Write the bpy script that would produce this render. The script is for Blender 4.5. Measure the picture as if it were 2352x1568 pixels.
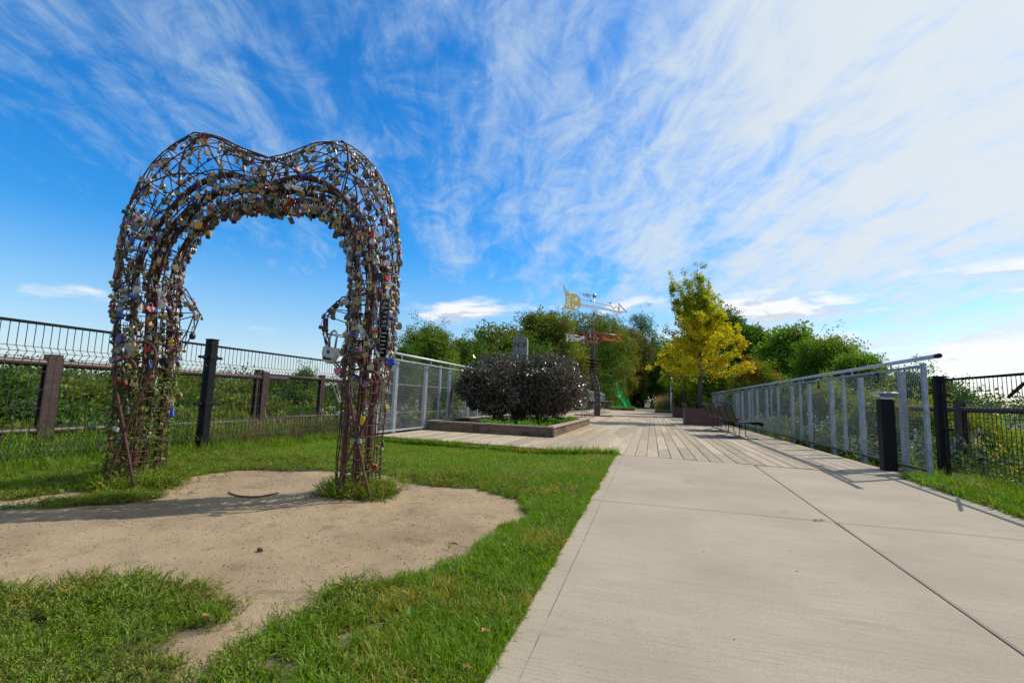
import bpy, math, random
import numpy as np
from mathutils import Vector, Matrix, Euler
random.seed(7); rng = np.random.default_rng(7)
SC = bpy.context.scene
for o in list(bpy.data.objects): bpy.data.objects.remove(o)
COL = SC.collection
R = math.radians

# ------------------------------------------------------------------ camera
F_, V_, K_, H_, VX_ = 1110.0, 142.0, 0.033, 0.85, 321.0
t_ = F_*F_/(V_-K_*VX_)
U_ = np.array([K_*t_, -t_, F_]); U_ /= np.linalg.norm(U_)
Y_ = np.array([VX_, V_, F_]); Y_ /= np.linalg.norm(Y_)
X_ = np.cross(Y_, U_)
if X_[0] < 0: X_ = -X_
M_ = np.array([X_, Y_, U_])
CAM = np.array([0, 0, H_])
cd = bpy.data.cameras.new('camera'); cam = bpy.data.objects.new('camera', cd); COL.objects.link(cam)
r_, u_, b_ = M_[:, 0], -M_[:, 1], -M_[:, 2]
cam.matrix_world = Matrix(((r_[0], u_[0], b_[0], 0), (r_[1], u_[1], b_[1], 0), (r_[2], u_[2], b_[2], H_), (0, 0, 0, 1)))
cd.sensor_width = 36; cd.lens = 36*F_/2352; cd.clip_start = 0.05; cd.clip_end = 3000
SC.camera = cam

# survey helpers: where a sight line through a photograph pixel meets a real plane of the place
def ray(u, v): return M_ @ np.array([u-1176.0, v-784.0, F_])
def atz(u, v, z=0.0, a=0.0, y0=0.0):
    d = ray(u, v); s = (z-a*y0-H_)/(d[2]-a*d[1]); return CAM+s*d
def aty(u, v, y): d = ray(u, v); return CAM+d*(y/d[1])
def atx(u, v, x): d = ray(u, v); return CAM+d*(x/d[0])

# ------------------------------------------------------------------ world, sun, exposure
SUN_EL = R(45); SX, SY = 0.80, 0.60
w = bpy.data.worlds.new('World'); SC.world = w; w.use_nodes = True
nt = w.node_tree; N = nt.nodes; L = nt.links
for n in list(N): N.remove(n)
def nd(tree, typ, **kw):
    n = tree.nodes.new(typ)
    for k, v in kw.items():
        if k.startswith('i_'):
            key = k[2:]; key = int(key) if key.isdigit() else key.replace('_', ' ')
            n.inputs[key].default_value = v
        else: setattr(n, k, v)
    return n
def mth(tree, op, a, b=None, c=None, clamp=False):
    n = tree.nodes.new('ShaderNodeMath'); n.operation = op; n.use_clamp = clamp
    for i, x in enumerate((a, b, c)):
        if x is None: continue
        if isinstance(x, (int, float)): n.inputs[i].default_value = x
        else: tree.links.new(x, n.inputs[i])
    return n.outputs[0]
def ramp(tree, x, lo, hi, smooth=True, a=0.0, b=1.0):
    n = tree.nodes.new('ShaderNodeMapRange'); n.interpolation_type = 'SMOOTHSTEP' if smooth else 'LINEAR'
    n.inputs[1].default_value = lo; n.inputs[2].default_value = hi; n.inputs[3].default_value = a; n.inputs[4].default_value = b
    tree.links.new(x, n.inputs[0]); return n.outputs[0]
def mixc(tree, fac, a, b, mode='MIX'):
    n = tree.nodes.new('ShaderNodeMix'); n.data_type = 'RGBA'; n.blend_type = mode
    for s, x in ((0, fac), (6, a), (7, b)):
        if isinstance(x, (int, float)): n.inputs[s].default_value = x
        elif isinstance(x, tuple): n.inputs[s].default_value = (*x, 1) if len(x) == 3 else x
        else: tree.links.new(x, n.inputs[s])
    return n.outputs[2]
sky = nd(nt, 'ShaderNodeTexSky', sky_type='NISHITA', sun_disc=False, sun_elevation=SUN_EL, sun_rotation=math.atan2(SX, SY), altitude=100, air_density=1.0, dust_density=0.6, ozone_density=2.2)
tc = nd(nt, 'ShaderNodeTexCoord'); sep = nd(nt, 'ShaderNodeSeparateXYZ'); L.new(tc.outputs['Generated'], sep.inputs[0])
dx, dy, dz = sep.outputs
zz = mth(nt, 'MAXIMUM', dz, 0.0)
den = mth(nt, 'ADD', zz, 0.16)
px = mth(nt, 'DIVIDE', dx, den); py = mth(nt, 'DIVIDE', dy, den)
# streak frame: along / across the wind
ca, sa = math.cos(R(112)), math.sin(R(112))
al = mth(nt, 'ADD', mth(nt, 'MULTIPLY', px, ca), mth(nt, 'MULTIPLY', py, sa))
ac = mth(nt, 'SUBTRACT', mth(nt, 'MULTIPLY', py, ca), mth(nt, 'MULTIPLY', px, sa))
def noise(vecs, scale, det, rough, dist=0.0, off=0.0):
    c = nd(nt, 'ShaderNodeCombineXYZ')
    for i, v in enumerate(vecs): L.new(v, c.inputs[i])
    c.inputs[2].default_value = off
    n = nd(nt, 'ShaderNodeTexNoise', i_Scale=scale, i_Detail=det, i_Roughness=rough, i_Distortion=dist)
    L.new(c.outputs[0], n.inputs['Vector']); return n.outputs['Fac']
n1 = noise((mth(nt, 'MULTIPLY', al, 0.34), mth(nt, 'MULTIPLY', ac, 1.15)), 1.35, 9, 0.60, 0.5, 3.1)
n2 = noise((mth(nt, 'MULTIPLY', al, 0.8), mth(nt, 'MULTIPLY', ac, 2.9)), 2.6, 8, 0.62, 0.4, 9.7)
n3 = noise((px, py), 0.62, 3, 0.5, 0.0, 5.5)
# cover grows from the west to the east of the place
side = mth(nt, 'ADD', mth(nt, 'MULTIPLY', dx, 0.90), mth(nt, 'MULTIPLY', dy, -0.10))
cover = ramp(nt, side, -0.80, 0.34, True, -0.06, 0.185)
n5 = noise((mth(nt, 'MULTIPLY', al, 1.6), mth(nt, 'MULTIPLY', ac, 2.2)), 3.0, 9, 0.66, 0.9, 21.0)
m = mth(nt, 'ADD', mth(nt, 'ADD', mth(nt, 'MULTIPLY', n1, 0.62), mth(nt, 'MULTIPLY', n2, 0.30)), mth(nt, 'ADD', mth(nt, 'MULTIPLY', n3, 0.22), cover))
elr = mth(nt, 'ARCTAN2', dz, mth(nt, 'SQRT', mth(nt, 'ADD', mth(nt, 'MULTIPLY', dx, dx), mth(nt, 'MULTIPLY', dy, dy))))
m = mth(nt, 'ADD', m, mth(nt, 'MULTIPLY', mth(nt, 'SUBTRACT', n5, 0.5), 0.38))
m = mth(nt, 'SUBTRACT', m, ramp(nt, elr, 0.34, 0.06, True, 0.0, 0.10))
cir = ramp(nt, m, 0.49, 0.83, True, 0.04, 0.97)
# low heap clouds
el = mth(nt, 'ARCTAN2', dz, mth(nt, 'SQRT', mth(nt, 'ADD', mth(nt, 'MULTIPLY', dx, dx), mth(nt, 'MULTIPLY', dy, dy))))
az = mth(nt, 'ARCTAN2', dx, dy)
n4 = noise((mth(nt, 'MULTIPLY', az, 2.2), mth(nt, 'MULTIPLY', el, 6.5)), 1.7, 8, 0.55, 0.15, 1.3)
n4b = noise((mth(nt, 'MULTIPLY', az, 2.2), mth(nt, 'MULTIPLY', mth(nt, 'ADD', el, 0.018), 6.5)), 1.7, 8, 0.55, 0.15, 1.3)
band = mth(nt, 'MULTIPLY', ramp(nt, el, 0.02, 0.08), ramp(nt, el, 0.36, 0.16))
band = mth(nt, 'MULTIPLY', band, ramp(nt, az, -0.85, 0.55, True, 0.84, 1.16))
heap = ramp(nt, mth(nt, 'MULTIPLY', n4, band), 0.475, 0.60, True, 0, 0.95)
shade = ramp(nt, mth(nt, 'SUBTRACT', n4b, n4), -0.015, 0.035, True, 1.0, 0.45)
hz = ramp(nt, el, 0.34, 0.0, True, 0.0, 0.62)
bg1 = nd(nt, 'ShaderNodeBackground'); bg2 = nd(nt, 'ShaderNodeBackground'); bg3 = nd(nt, 'ShaderNodeBackground')
hsv = nd(nt, 'ShaderNodeHueSaturation', i_Saturation=1.5, i_Value=1.25, i_Hue=0.490); L.new(sky.outputs[0], hsv.inputs['Color'])
tint = mixc(nt, ramp(nt, el, 0.05, 0.42), (0.95, 0.90, 1.0), (0.45, 0.88, 1.15))
L.new(mixc(nt, 1.0, hsv.outputs[0], tint, 'MULTIPLY'), bg1.inputs[0]); bg1.inputs[1].default_value = 0.13
L.new(mixc(nt, ramp(nt, dx, -0.6, 0.5), (0.60, 0.79, 0.95), (0.88, 0.95, 1.0)), bg2.inputs[0])
bg2.inputs[1].default_value = 0.80
L.new(mixc(nt, shade, (0.42, 0.52, 0.66), (1.0, 1.0, 1.0)), bg3.inputs[0]); bg3.inputs[1].default_value = 0.90
mx1 = nd(nt, 'ShaderNodeMixShader'); mx2 = nd(nt, 'ShaderNodeMixShader')
cirh = mth(nt, 'MAXIMUM', cir, mth(nt, 'MULTIPLY', hz, ramp(nt, dx, -0.8, 0.5, True, 0.80, 0.50)))
L.new(cirh, mx1.inputs[0]); L.new(bg1.outputs[0], mx1.inputs[1]); L.new(bg2.outputs[0], mx1.inputs[2])
L.new(heap, mx2.inputs[0]); L.new(mx1.outputs[0], mx2.inputs[1]); L.new(bg3.outputs[0], mx2.inputs[2])
wo = nd(nt, 'ShaderNodeOutputWorld'); L.new(mx2.outputs[0], wo.inputs[0])
sd = bpy.data.lights.new('sun', 'SUN'); sd.energy = 4.6; sd.angle = R(0.55); sd.color = (1.0, 0.92, 0.80)
sun = bpy.data.objects.new('sun', sd); COL.objects.link(sun)
sv = Vector((SX*math.cos(SUN_EL), SY*math.cos(SUN_EL), math.sin(SUN_EL)))
sun.rotation_euler = sv.to_track_quat('Z', 'Y').to_euler()
SC.view_settings.view_transform = 'Standard'; SC.view_settings.look = 'None'
SC.view_settings.exposure = 0.13; SC.view_settings.gamma = 1.0; SC.view_settings.use_curve_mapping = False
SC.render.engine = 'CYCLES'
SC.cycles.max_bounces = 6; SC.cycles.transparent_max_bounces = 8

# ------------------------------------------------------------------ materials
def hexc(r, g, b): return (r, g, b, 1)
def mat(name, c1, c2=None, rough=0.6, metal=0.0, scale=8.0, stretch=(1, 1, 1), bump=0.0, bscale=None, det=6, world=False, rnd=0.0, spots=None, spec=0.5, trans=0.0, c3=None, c3lo=.6, c3hi=.75, c3scale=1.5):
    m = bpy.data.materials.new(name); m.use_nodes = True; t = m.node_tree
    b = t.nodes['Principled BSDF']; out = t.nodes['Material Output']
    b.inputs['Roughness'].default_value = rough; b.inputs['Metallic'].default_value = metal
    b.inputs['Specular IOR Level'].default_value = spec
    if c2 is None: c2 = tuple(x*0.75 for x in c1)
    tcn = t.nodes.new('ShaderNodeTexCoord'); geo = t.nodes.new('ShaderNodeNewGeometry')
    mp = t.nodes.new('ShaderNodeMapping'); mp.inputs['Scale'].default_value = stretch
    t.links.new(geo.outputs['Position'] if world else tcn.outputs['Object'], mp.inputs['Vector'])
    if rnd:
        oi = t.nodes.new('ShaderNodeObjectInfo'); cx = t.nodes.new('ShaderNodeCombineXYZ')
        for i in range(3): t.links.new(mth(t, 'MULTIPLY', oi.outputs['Random'], 37.0+i*11), cx.inputs[i])
        t.links.new(cx.outputs[0], mp.inputs['Location'])
    ns = t.nodes.new('ShaderNodeTexNoise'); ns.inputs['Scale'].default_value = scale; ns.inputs['Detail'].default_value = det; ns.inputs['Roughness'].default_value = 0.6
    t.links.new(mp.outputs[0], ns.inputs['Vector'])
    fac = ramp(t, ns.outputs['Fac'], 0.32, 0.68)
    col = mixc(t, fac, c1, c2)
    if c3 is not None:
        n3 = t.nodes.new('ShaderNodeTexNoise'); n3.inputs['Scale'].default_value = c3scale; n3.inputs['Detail'].default_value = 8
        n3.inputs['Roughness'].default_value = 0.65
        t.links.new(geo.outputs['Position'], n3.inputs['Vector'])
        col = mixc(t, ramp(t, n3.outputs['Fac'], c3lo, c3hi), col, c3)
    if rnd:
        h = t.nodes.new('ShaderNodeHueSaturation'); t.links.new(col, h.inputs['Color'])
        t.links.new(mth(t, 'ADD', mth(t, 'MULTIPLY', oi.outputs['Random'], rnd), 1-rnd/2), h.inputs['Value']); col = h.outputs[0]
    t.links.new(col, b.inputs['Base Color'])
    if bump:
        bp = t.nodes.new('ShaderNodeBump'); bp.inputs['Strength'].default_value = bump; bp.inputs['Distance'].default_value = 0.02
        if bscale:
            nb = t.nodes.new('ShaderNodeTexNoise'); nb.inputs['Scale'].default_value = bscale; nb.inputs['Detail'].default_value = 8; nb.inputs['Roughness'].default_value = .65
            t.links.new(mp.outputs[0], nb.inputs['Vector']); t.links.new(nb.outputs['Fac'], bp.inputs['Height'])
        else: t.links.new(ns.outputs['Fac'], bp.inputs['Height'])
        t.links.new(bp.outputs[0], b.inputs['Normal'])
    return m
def leafmat(name, c1, c2, c3=None, rough=0.55, tr=0.35, spec=0.3, patch=0.35):
    m = bpy.data.materials.new(name); m.use_nodes = True; t = m.node_tree
    b = t.nodes['Principled BSDF']; out = t.nodes['Material Output']
    b.inputs['Roughness'].default_value = rough; b.inputs['Specular IOR Level'].default_value = spec
    oi = t.nodes.new('ShaderNodeObjectInfo'); tcn = t.nodes.new('ShaderNodeTexCoord'); geo = t.nodes.new('ShaderNodeNewGeometry')
    n1 = t.nodes.new('ShaderNodeTexNoise'); n1.inputs['Scale'].default_value = patch; n1.inputs['Detail'].default_value = 3
    t.links.new(geo.outputs['Position'], n1.inputs['Vector'])
    wn = t.nodes.new('ShaderNodeTexWhiteNoise'); wn.noise_dimensions = '1D'
    ri = geo.outputs['Random Per Island']
    f = mth(t, 'ADD', mth(t, 'MULTIPLY', oi.outputs['Random'], 0.35), mth(t, 'MULTIPLY', ri, 0.35))
    f = mth(t, 'ADD', f, ramp(t, n1.outputs['Fac'], 0.35, 0.65, True, 0.0, 0.35), clamp=True)
    col = mixc(t, f, c1, c2)
    if c3 is not None: col = mixc(t, ramp(t, f, 0.72, 0.88), col, c3)
    t.links.new(col, b.inputs['Base Color'])
    if tr:
        tl = t.nodes.new('ShaderNodeBsdfTranslucent'); mx = t.nodes.new('ShaderNodeMixShader'); mx.inputs[0].default_value = tr
        h = t.nodes.new('ShaderNodeHueSaturation'); h.inputs['Saturation'].default_value = 1.15; h.inputs['Value'].default_value = 1.5
        t.links.new(col, h.inputs['Color']); t.links.new(h.outputs[0], tl.inputs['Color'])
        t.links.new(b.outputs[0], mx.inputs[1]); t.links.new(tl.outputs[0], mx.inputs[2]); t.links.new(mx.outputs[0], out.inputs['Surface'])
    return m
MT = {}
MT['rust'] = mat('rusted_steel', (0.105, 0.042, 0.028), (0.042, 0.022, 0.018), 0.72, 0.25, 30, bump=.3, world=True, c3=(.17, .07, .04), c3lo=.55, c3hi=.7, c3scale=22)
MT['brownpaint'] = mat('weathered_brown_paint', (0.075, 0.046, 0.040), (0.048, 0.031, 0.028), 0.5, 0.3, 14, bump=.2, world=True, c3=(.2, .16, .15), c3lo=.6, c3hi=.72, c3scale=18)
MT['blackpaint'] = mat('black_powder_coat', (0.006, 0.007, 0.009), (0.011, 0.012, 0.015), 0.5, 0.0, 20, world=True, spec=.14)
MT['blackwire'] = mat('black_wire_coat', (0.018, 0.018, 0.02), (0.03, 0.03, 0.034), 0.45, 0.0, 20, world=True)
MT['galv'] = mat('galvanised_steel', (0.36, 0.40, 0.46), (0.25, 0.28, 0.34), 0.48, 0.35, 9, bump=.05, world=True, c3=(.45, .48, .52), c3lo=.55, c3hi=.7, c3scale=5)
MT['galvrail'] = mat('galvanised_handrail', (0.48, 0.51, 0.56), (0.36, 0.39, 0.44), 0.5, 0.35, 7, world=True)
MT['galvwire'] = mat('galvanised_wire', (0.42, 0.43, 0.45), (0.30, 0.31, 0.33), 0.5, 0.4, 20, world=True)
MT['corten'] = mat('red_brown_steel_plate', (0.100, 0.034, 0.030), (0.065, 0.026, 0.024), 0.6, 0.1, 3, bump=.1, world=True, c3=(.13, .06, .045), c3lo=.5, c3hi=.75, c3scale=3)
MT['plank'] = mat('weathered_deck_board', (0.40, 0.33, 0.24), (0.29, 0.235, 0.165), 0.8, 0.0, 3.2, (14, 0.9, 4), bump=.35, bscale=9, rnd=0.40, c3=(.20, .165, .125), c3lo=.62, c3hi=.74, c3scale=3.5, spec=.25)
MT['planter'] = mat('weathered_planter_timber', (0.19, 0.125, 0.085), (0.10, 0.068, 0.05), 0.8, 0.0, 2.5, (2, 1, 9), bump=.3, rnd=0.25, world=True, c3=(.055, .042, .036), c3lo=.5, c3hi=.66, c3scale=1.6, spec=.25)
MT['plantercap'] = mat('planter_cap_timber', (0.36, 0.29, 0.22), (0.24, 0.185, 0.14), 0.8, 0.0, 3, (3, 3, 9), bump=.25, rnd=0.2, world=True, spec=.25)
MT['fascia'] = mat('fascia_timber', (0.115, 0.088, 0.07), (0.07, 0.055, 0.045), 0.85, 0.0, 4, (.8, 4, 9), bump=.2, world=True, spec=.25)
MT['steelsilver'] = mat('brushed_steel', (0.55, 0.56, 0.58), (0.42, 0.43, 0.45), 0.33, 0.85, 12, world=True)
MT['shackle'] = mat('chromed_shackle', (0.46, 0.45, 0.43), (0.24, 0.22, 0.20), 0.42, 0.8, 30, world=True)
MT['stone'] = mat('old_concrete_post', (0.24, 0.225, 0.205), (0.15, 0.145, 0.14), 0.9, 0.0, 7, bump=.4, bscale=30, world=True, c3=(.36, .37, .39), c3lo=.6, c3hi=.68, c3scale=6, spec=.2)
MT['inkdark'] = mat('dark_cut_lettering', (0.018, 0.018, 0.02), (0.03, 0.03, 0.035), 0.9)
MT['inkwhite'] = mat('white_print', (0.75, 0.75, 0.75), (0.6, 0.6, 0.6), 0.6)
MT['soil'] = mat('planting_soil', (0.045, 0.03, 0.02), (0.02, 0.015, 0.01), 0.95, 0, 20, bump=.6, world=True)
MT['bark'] = mat('tree_bark', (0.10, 0.082, 0.066), (0.05, 0.042, 0.034), 0.9, 0, 12, (4, 4, 1), bump=.5, world=True)
MT['silverbark'] = mat('dark_grey_bark', (0.085, 0.075, 0.065), (0.05, 0.046, 0.042), 0.85, 0, 12, (4, 4, 1), bump=.4, world=True)
MT['twig'] = mat('dry_twig', (0.14, 0.085, 0.06), (0.06, 0.035, 0.028), 0.85, 0, 40, world=True)
MT['pebble'] = mat('mixed_pebbles', (0.30, 0.25, 0.20), (0.09, 0.08, 0.075), 0.8, 0, 2.3, world=True)

def concrete_mat():
    m = bpy.data.materials.new('broomed_concrete'); m.use_nodes = True; t = m.node_tree; b = t.nodes['Principled BSDF']
    geo = t.nodes.new('ShaderNodeNewGeometry')
    def nz(scale, st, det=8, rough=.6, loc=(0, 0, 0)):
        mp = t.nodes.new('ShaderNodeMapping'); mp.inputs['Scale'].default_value = st; mp.inputs['Location'].default_value = loc
        n = t.nodes.new('ShaderNodeTexNoise'); n.inputs['Scale'].default_value = scale; n.inputs['Detail'].default_value = det; n.inputs['Roughness'].default_value = rough
        t.links.new(geo.outputs['Position'], mp.inputs[0]); t.links.new(mp.outputs[0], n.inputs['Vector']); return n.outputs['Fac']
    broom = nz(20, (0.14, 3.6, 1), 6, .7); grit = nz(110, (1, 1, 1), 5, .8); blot = nz(0.9, (1, 1, 1), 7, .6); sp = nz(60, (1, 1, 1), 2)
    c = mixc(t, ramp(t, blot, .34, .68), (0.365, 0.312, 0.232), (0.305, 0.258, 0.190))
    c = mixc(t, ramp(t, broom, .42, .68, True, 0, .36), c, (0.205, 0.175, 0.138))
    c = mixc(t, ramp(t, grit, .50, .70, True, 0, .75), c, (0.15, 0.128, 0.105))
    c = mixc(t, ramp(t, grit, .42, .28, True, 0, .40), c, (0.55, 0.50, 0.43))
    c = mixc(t, ramp(t, sp, .72, .76, True, 0, .6), c, (.10, .09, .08))
    sx_ = t.nodes.new('ShaderNodeSeparateXYZ'); t.links.new(geo.outputs['Position'], sx_.inputs[0])
    lw = mth(t, 'ABSOLUTE', mth(t, 'SUBTRACT', mth(t, 'ADD', sx_.outputs[0], mth(t, 'MULTIPLY', blot, .012)), -0.445))
    c = mixc(t, mth(t, 'MULTIPLY', ramp(t, lw, .004, .001), ramp(t, nz(3.3, (1, 1, 1), 3), .38, .55)), c, (.12, .105, .085))
    big = nz(.55, (1, 1.6, 1), 5, .55, (3, 7, 0)); c = mixc(t, ramp(t, big, .46, .70, True, 0, .26), c, (.20, .168, .125))
    st2 = nz(2.6, (1, 1, 1), 6, .6, (9, 1, 0)); c = mixc(t, ramp(t, st2, .62, .72, True, 0, .28), c, (.14, .12, .095))
    t.links.new(c, b.inputs['Base Color']); b.inputs['Roughness'].default_value = .88; b.inputs['Specular IOR Level'].default_value = .3
    bp = t.nodes.new('ShaderNodeBump'); bp.inputs['Strength'].default_value = .5; bp.inputs['Distance'].default_value = .006
    t.links.new(mth(t, 'ADD', mth(t, 'MULTIPLY', broom, .8), mth(t, 'MULTIPLY', grit, .6)), bp.inputs['Height']); t.links.new(bp.outputs[0], b.inputs['Normal'])
    return m
MT['concrete'] = concrete_mat()
def dirt_mat():
    m = bpy.data.materials.new('trodden_sandy_dirt'); m.use_nodes = True; t = m.node_tree; b = t.nodes['Principled BSDF']
    geo = t.nodes.new('ShaderNodeNewGeometry')
    def nz(scale, st=(1, 1, 1), det=8, rough=.6):
        mp = t.nodes.new('ShaderNodeMapping'); mp.inputs['Scale'].default_value = st
        n = t.nodes.new('ShaderNodeTexNoise'); n.inputs['Scale'].default_value = scale; n.inputs['Detail'].default_value = det; n.inputs['Roughness'].default_value = rough
        t.links.new(geo.outputs['Position'], mp.inputs[0]); t.links.new(mp.outputs[0], n.inputs['Vector']); return n.outputs['Fac']
    a = nz(1.1); s = nz(5, (1, 1, 1), 9, .7); g = nz(90, det=4); k = nz(34, det=3)
    at = t.nodes.new('ShaderNodeAttribute'); at.attribute_name = 'bare'
    c = mixc(t, ramp(t, a, .36, .66), (0.345, 0.258, 0.158), (0.250, 0.184, 0.112))
    c = mixc(t, ramp(t, s, .48, .72, True, 0, .6), c, (0.13, 0.095, 0.062))
    c = mixc(t, ramp(t, s, .42, .30, True, 0, .45), c, (0.34, 0.25, 0.155))
    c = mixc(t, ramp(t, g, .58, .76, True, 0, .5), c, (0.10, 0.075, 0.052))
    c = mixc(t, ramp(t, k, .68, .72, True, 0, .8), c, (0.06, 0.05, 0.045))
    c = mixc(t, ramp(t, at.outputs['Fac'], 0.2, 0.75), (0.055, 0.05, 0.024), c)
    t.links.new(c, b.inputs['Base Color']); b.inputs['Roughness'].default_value = .95; b.inputs['Specular IOR Level'].default_value = .15
    bp = t.nodes.new('ShaderNodeBump'); bp.inputs['Strength'].default_value = .9; bp.inputs['Distance'].default_value = .02
    t.links.new(mth(t, 'ADD', mth(t, 'MULTIPLY', s, 1.3), mth(t, 'MULTIPLY', g, .35)), bp.inputs['Height']); t.links.new(bp.outputs[0], b.inputs['Normal'])
    return m
MT['dirt'] = dirt_mat()
MT['valley'] = mat('undergrowth_floor', (0.03, 0.045, 0.012), (0.018, 0.026, 0.008), 0.95, 0, 1.3, world=True)

# ------------------------------------------------------------------ mesh helpers
class MB:
    def __init__(s): s.v = []; s.f = []
    def add(s, vs, fs):
        o = len(s.v); s.v += [tuple(map(float, p)) for p in vs]; s.f += [tuple(i+o for i in q) for q in fs]; return s
    def box(s, c, d, m=None):
        x, y, z = d[0]/2, d[1]/2, d[2]/2; vs = [(-x, -y, -z), (x, -y, -z), (x, y, -z), (-x, y, -z), (-x, -y, z), (x, -y, z), (x, y, z), (-x, y, z)]
        if m is not None: vs = [tuple(m @ Vector(p)) for p in vs]
        return s.add([(p[0]+c[0], p[1]+c[1], p[2]+c[2]) for p in vs], [(0, 3, 2, 1), (4, 5, 6, 7), (0, 1, 5, 4), (1, 2, 6, 5), (2, 3, 7, 6), (3, 0, 4, 7)])
    def bbox(s, c, d, bv=0.01, m=None):   # box with chamfered vertical and horizontal edges
        x, y, z = d[0]/2, d[1]/2, d[2]/2; b = bv
        ring = lambda i, zz: [(-x+b-i*b+ (0), -y+ (b if not i else 0), zz)]
        def rg(ins, zz):
            X, Y = x-ins, y-ins
            return [(-X+b, -Y, zz), (X-b, -Y, zz), (X, -Y+b, zz), (X, Y-b, zz), (X-b, Y, zz), (-X+b, Y, zz), (-X, Y-b, zz), (-X, -Y+b, zz)]
        vs = rg(b, -z)+rg(0, -z+b)+rg(0, z-b)+rg(b, z); fs = [tuple(range(7, -1, -1)), tuple(range(24, 32))]
        for k in range(3):
            for i in range(8): j = (i+1) % 8; fs.append((k*8+i, k*8+j, k*8+8+j, k*8+8+i))
        if m is not None: vs = [tuple(m @ Vector(p)) for p in vs]
        return s.add([(p[0]+c[0], p[1]+c[1], p[2]+c[2]) for p in vs], fs)
    def tube(s, pts, r, n=6, closed=False, cap=True):
        P = [Vector(p) for p in pts]; k = len(P); rr = r if isinstance(r, (list, tuple)) else [r]*k
        vs = []; ref = None
        for i in range(k):
            a = P[(i-1) % k] if (closed or i > 0) else P[i]; b = P[(i+1) % k] if (closed or i < k-1) else P[i]
            d = (b-a); d = d.normalized() if d.length > 1e-9 else Vector((0, 0, 1))
            if ref is None: ref = Vector((0, 0, 1)) if abs(d.z) < .9 else Vector((1, 0, 0))
            x = (ref-d*ref.dot(d))
            x = x.normalized() if x.length > 1e-6 else d.orthogonal().normalized()
            ref = x; y = d.cross(x)
            for j in range(n):
                t = 2*math.pi*(j+.5)/n; vs.append(P[i]+(x*math.cos(t)+y*math.sin(t))*rr[i])
        fs = []
        for i in range(k if closed else k-1):
            a, b = i*n, ((i+1) % k)*n
            for j in range(n): q = (j+1) % n; fs.append((a+j, a+q, b+q, b+j))
        if cap and not closed: fs += [tuple(range(n-1, -1, -1)), tuple(range((k-1)*n, k*n))]
        return s.add(vs, fs)
    def bar(s, p0, p1, wd, hh, up=(0, 0, 1)):
        a, b = Vector(p0), Vector(p1); d = (b-a).normalized(); u = Vector(up)
        x = d.cross(u); x = x.normalized() if x.length > 1e-6 else d.orthogonal().normalized(); y = x.cross(d)
        vs = [q+x*sx*wd/2+y*sy*hh/2 for q in (a, b) for sx, sy in ((-1, -1), (1, -1), (1, 1), (-1, 1))]
        return s.add(vs, [(0, 3, 2, 1), (4, 5, 6, 7), (0, 1, 5, 4), (1, 2, 6, 5), (2, 3, 7, 6), (3, 0, 4, 7)])
    def prism(s, poly, t, o=(0, 0, 0), ax=(1, 0, 0), ay=(0, 0, 1)):   # poly in (ax,ay), thickness t along normal
        ax, ay, o = Vector(ax), Vector(ay), Vector(o); nn = ax.cross(ay).normalized(); k = len(poly)
        vs = [o+ax*p[0]+ay*p[1]+nn*h for h in (-t/2, t/2) for p in poly]
        fs = [tuple(range(k-1, -1, -1)), tuple(range(k, 2*k))]+[(i, (i+1) % k, k+(i+1) % k, k+i) for i in range(k)]
        return s.add(vs, fs)
    def lathe(s, prof, n=12, o=(0, 0, 0)):
        vs = [(o[0]+r*math.cos(2*math.pi*j/n), o[1]+r*math.sin(2*math.pi*j/n), o[2]+z) for r, z in prof for j in range(n)]
        fs = [(i*n+j, i*n+(j+1) % n, (i+1)*n+(j+1) % n, (i+1)*n+j) for i in range(len(prof)-1) for j in range(n)]
        fs += [tuple(range(n-1, -1, -1)), tuple(range((len(prof)-1)*n, len(prof)*n))]
        return s.add(vs, fs)
    def mesh(s, name, smooth=False):
        me = bpy.data.meshes.new(name); me.from_pydata(s.v, [], s.f); me.update()
        if smooth: me.polygons.foreach_set('use_smooth', [True]*len(me.polygons))
        return me
    def build(s, name, material, parent=None, smooth=False):
        return obj(name, s.mesh(name, smooth), material, parent)
def obj(name, me, material=None, parent=None, loc=None):
    if material is not None and not me.materials: me.materials.append(MT[material] if isinstance(material, str) else material)
    o = bpy.data.objects.new(name, me); COL.objects.link(o)
    if parent is not None:
        o.parent = parent
    if loc is not None: o.location = loc
    return o
def tag(o, label=None, cat=None, group=None, kind=None):
    if label: o['label'] = label
    if cat: o['category'] = cat
    if group: o['group'] = group
    if kind: o['kind'] = kind
    return o
def empty(name, loc=(0, 0, 0), label=None, cat=None, group=None, rz=0.0):
    o = bpy.data.objects.new(name, None); COL.objects.link(o); o.location = loc; o.rotation_euler[2] = rz; o.empty_display_size = .1
    return tag(o, label, cat, group)
def copy_tree(o, parent=None):
    c = o.copy(); COL.objects.link(c); c.parent = parent
    for ch in list(o.children): copy_tree(ch, c)
    return c
def plate(name, outline, holes, t, material, parent, o, ax, ay=(0, 0, 1)):   # flat plate with real cut-outs
    cu = bpy.data.curves.new(name, 'CURVE'); cu.dimensions = '2D'; cu.fill_mode = 'BOTH'; cu.extrude = t/2
    for poly in [outline]+holes:
        sp = cu.splines.new('POLY'); sp.points.add(len(poly)-1); sp.use_cyclic_u = True
        for i, p in enumerate(poly): sp.points[i].co = (p[0], p[1], 0, 1)
    tmp = bpy.data.objects.new('tmp', cu); me = bpy.data.meshes.new_from_object(tmp); bpy.data.objects.remove(tmp)
    ax, ay = Vector(ax).normalized(), Vector(ay).normalized(); nn = ax.cross(ay)
    me.transform(Matrix(((ax.x, ay.x, nn.x, o[0]), (ax.y, ay.y, nn.y, o[1]), (ax.z, ay.z, nn.z, o[2]), (0, 0, 0, 1))))
    me.materials.clear(); return obj(name, me, material, parent)
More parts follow.
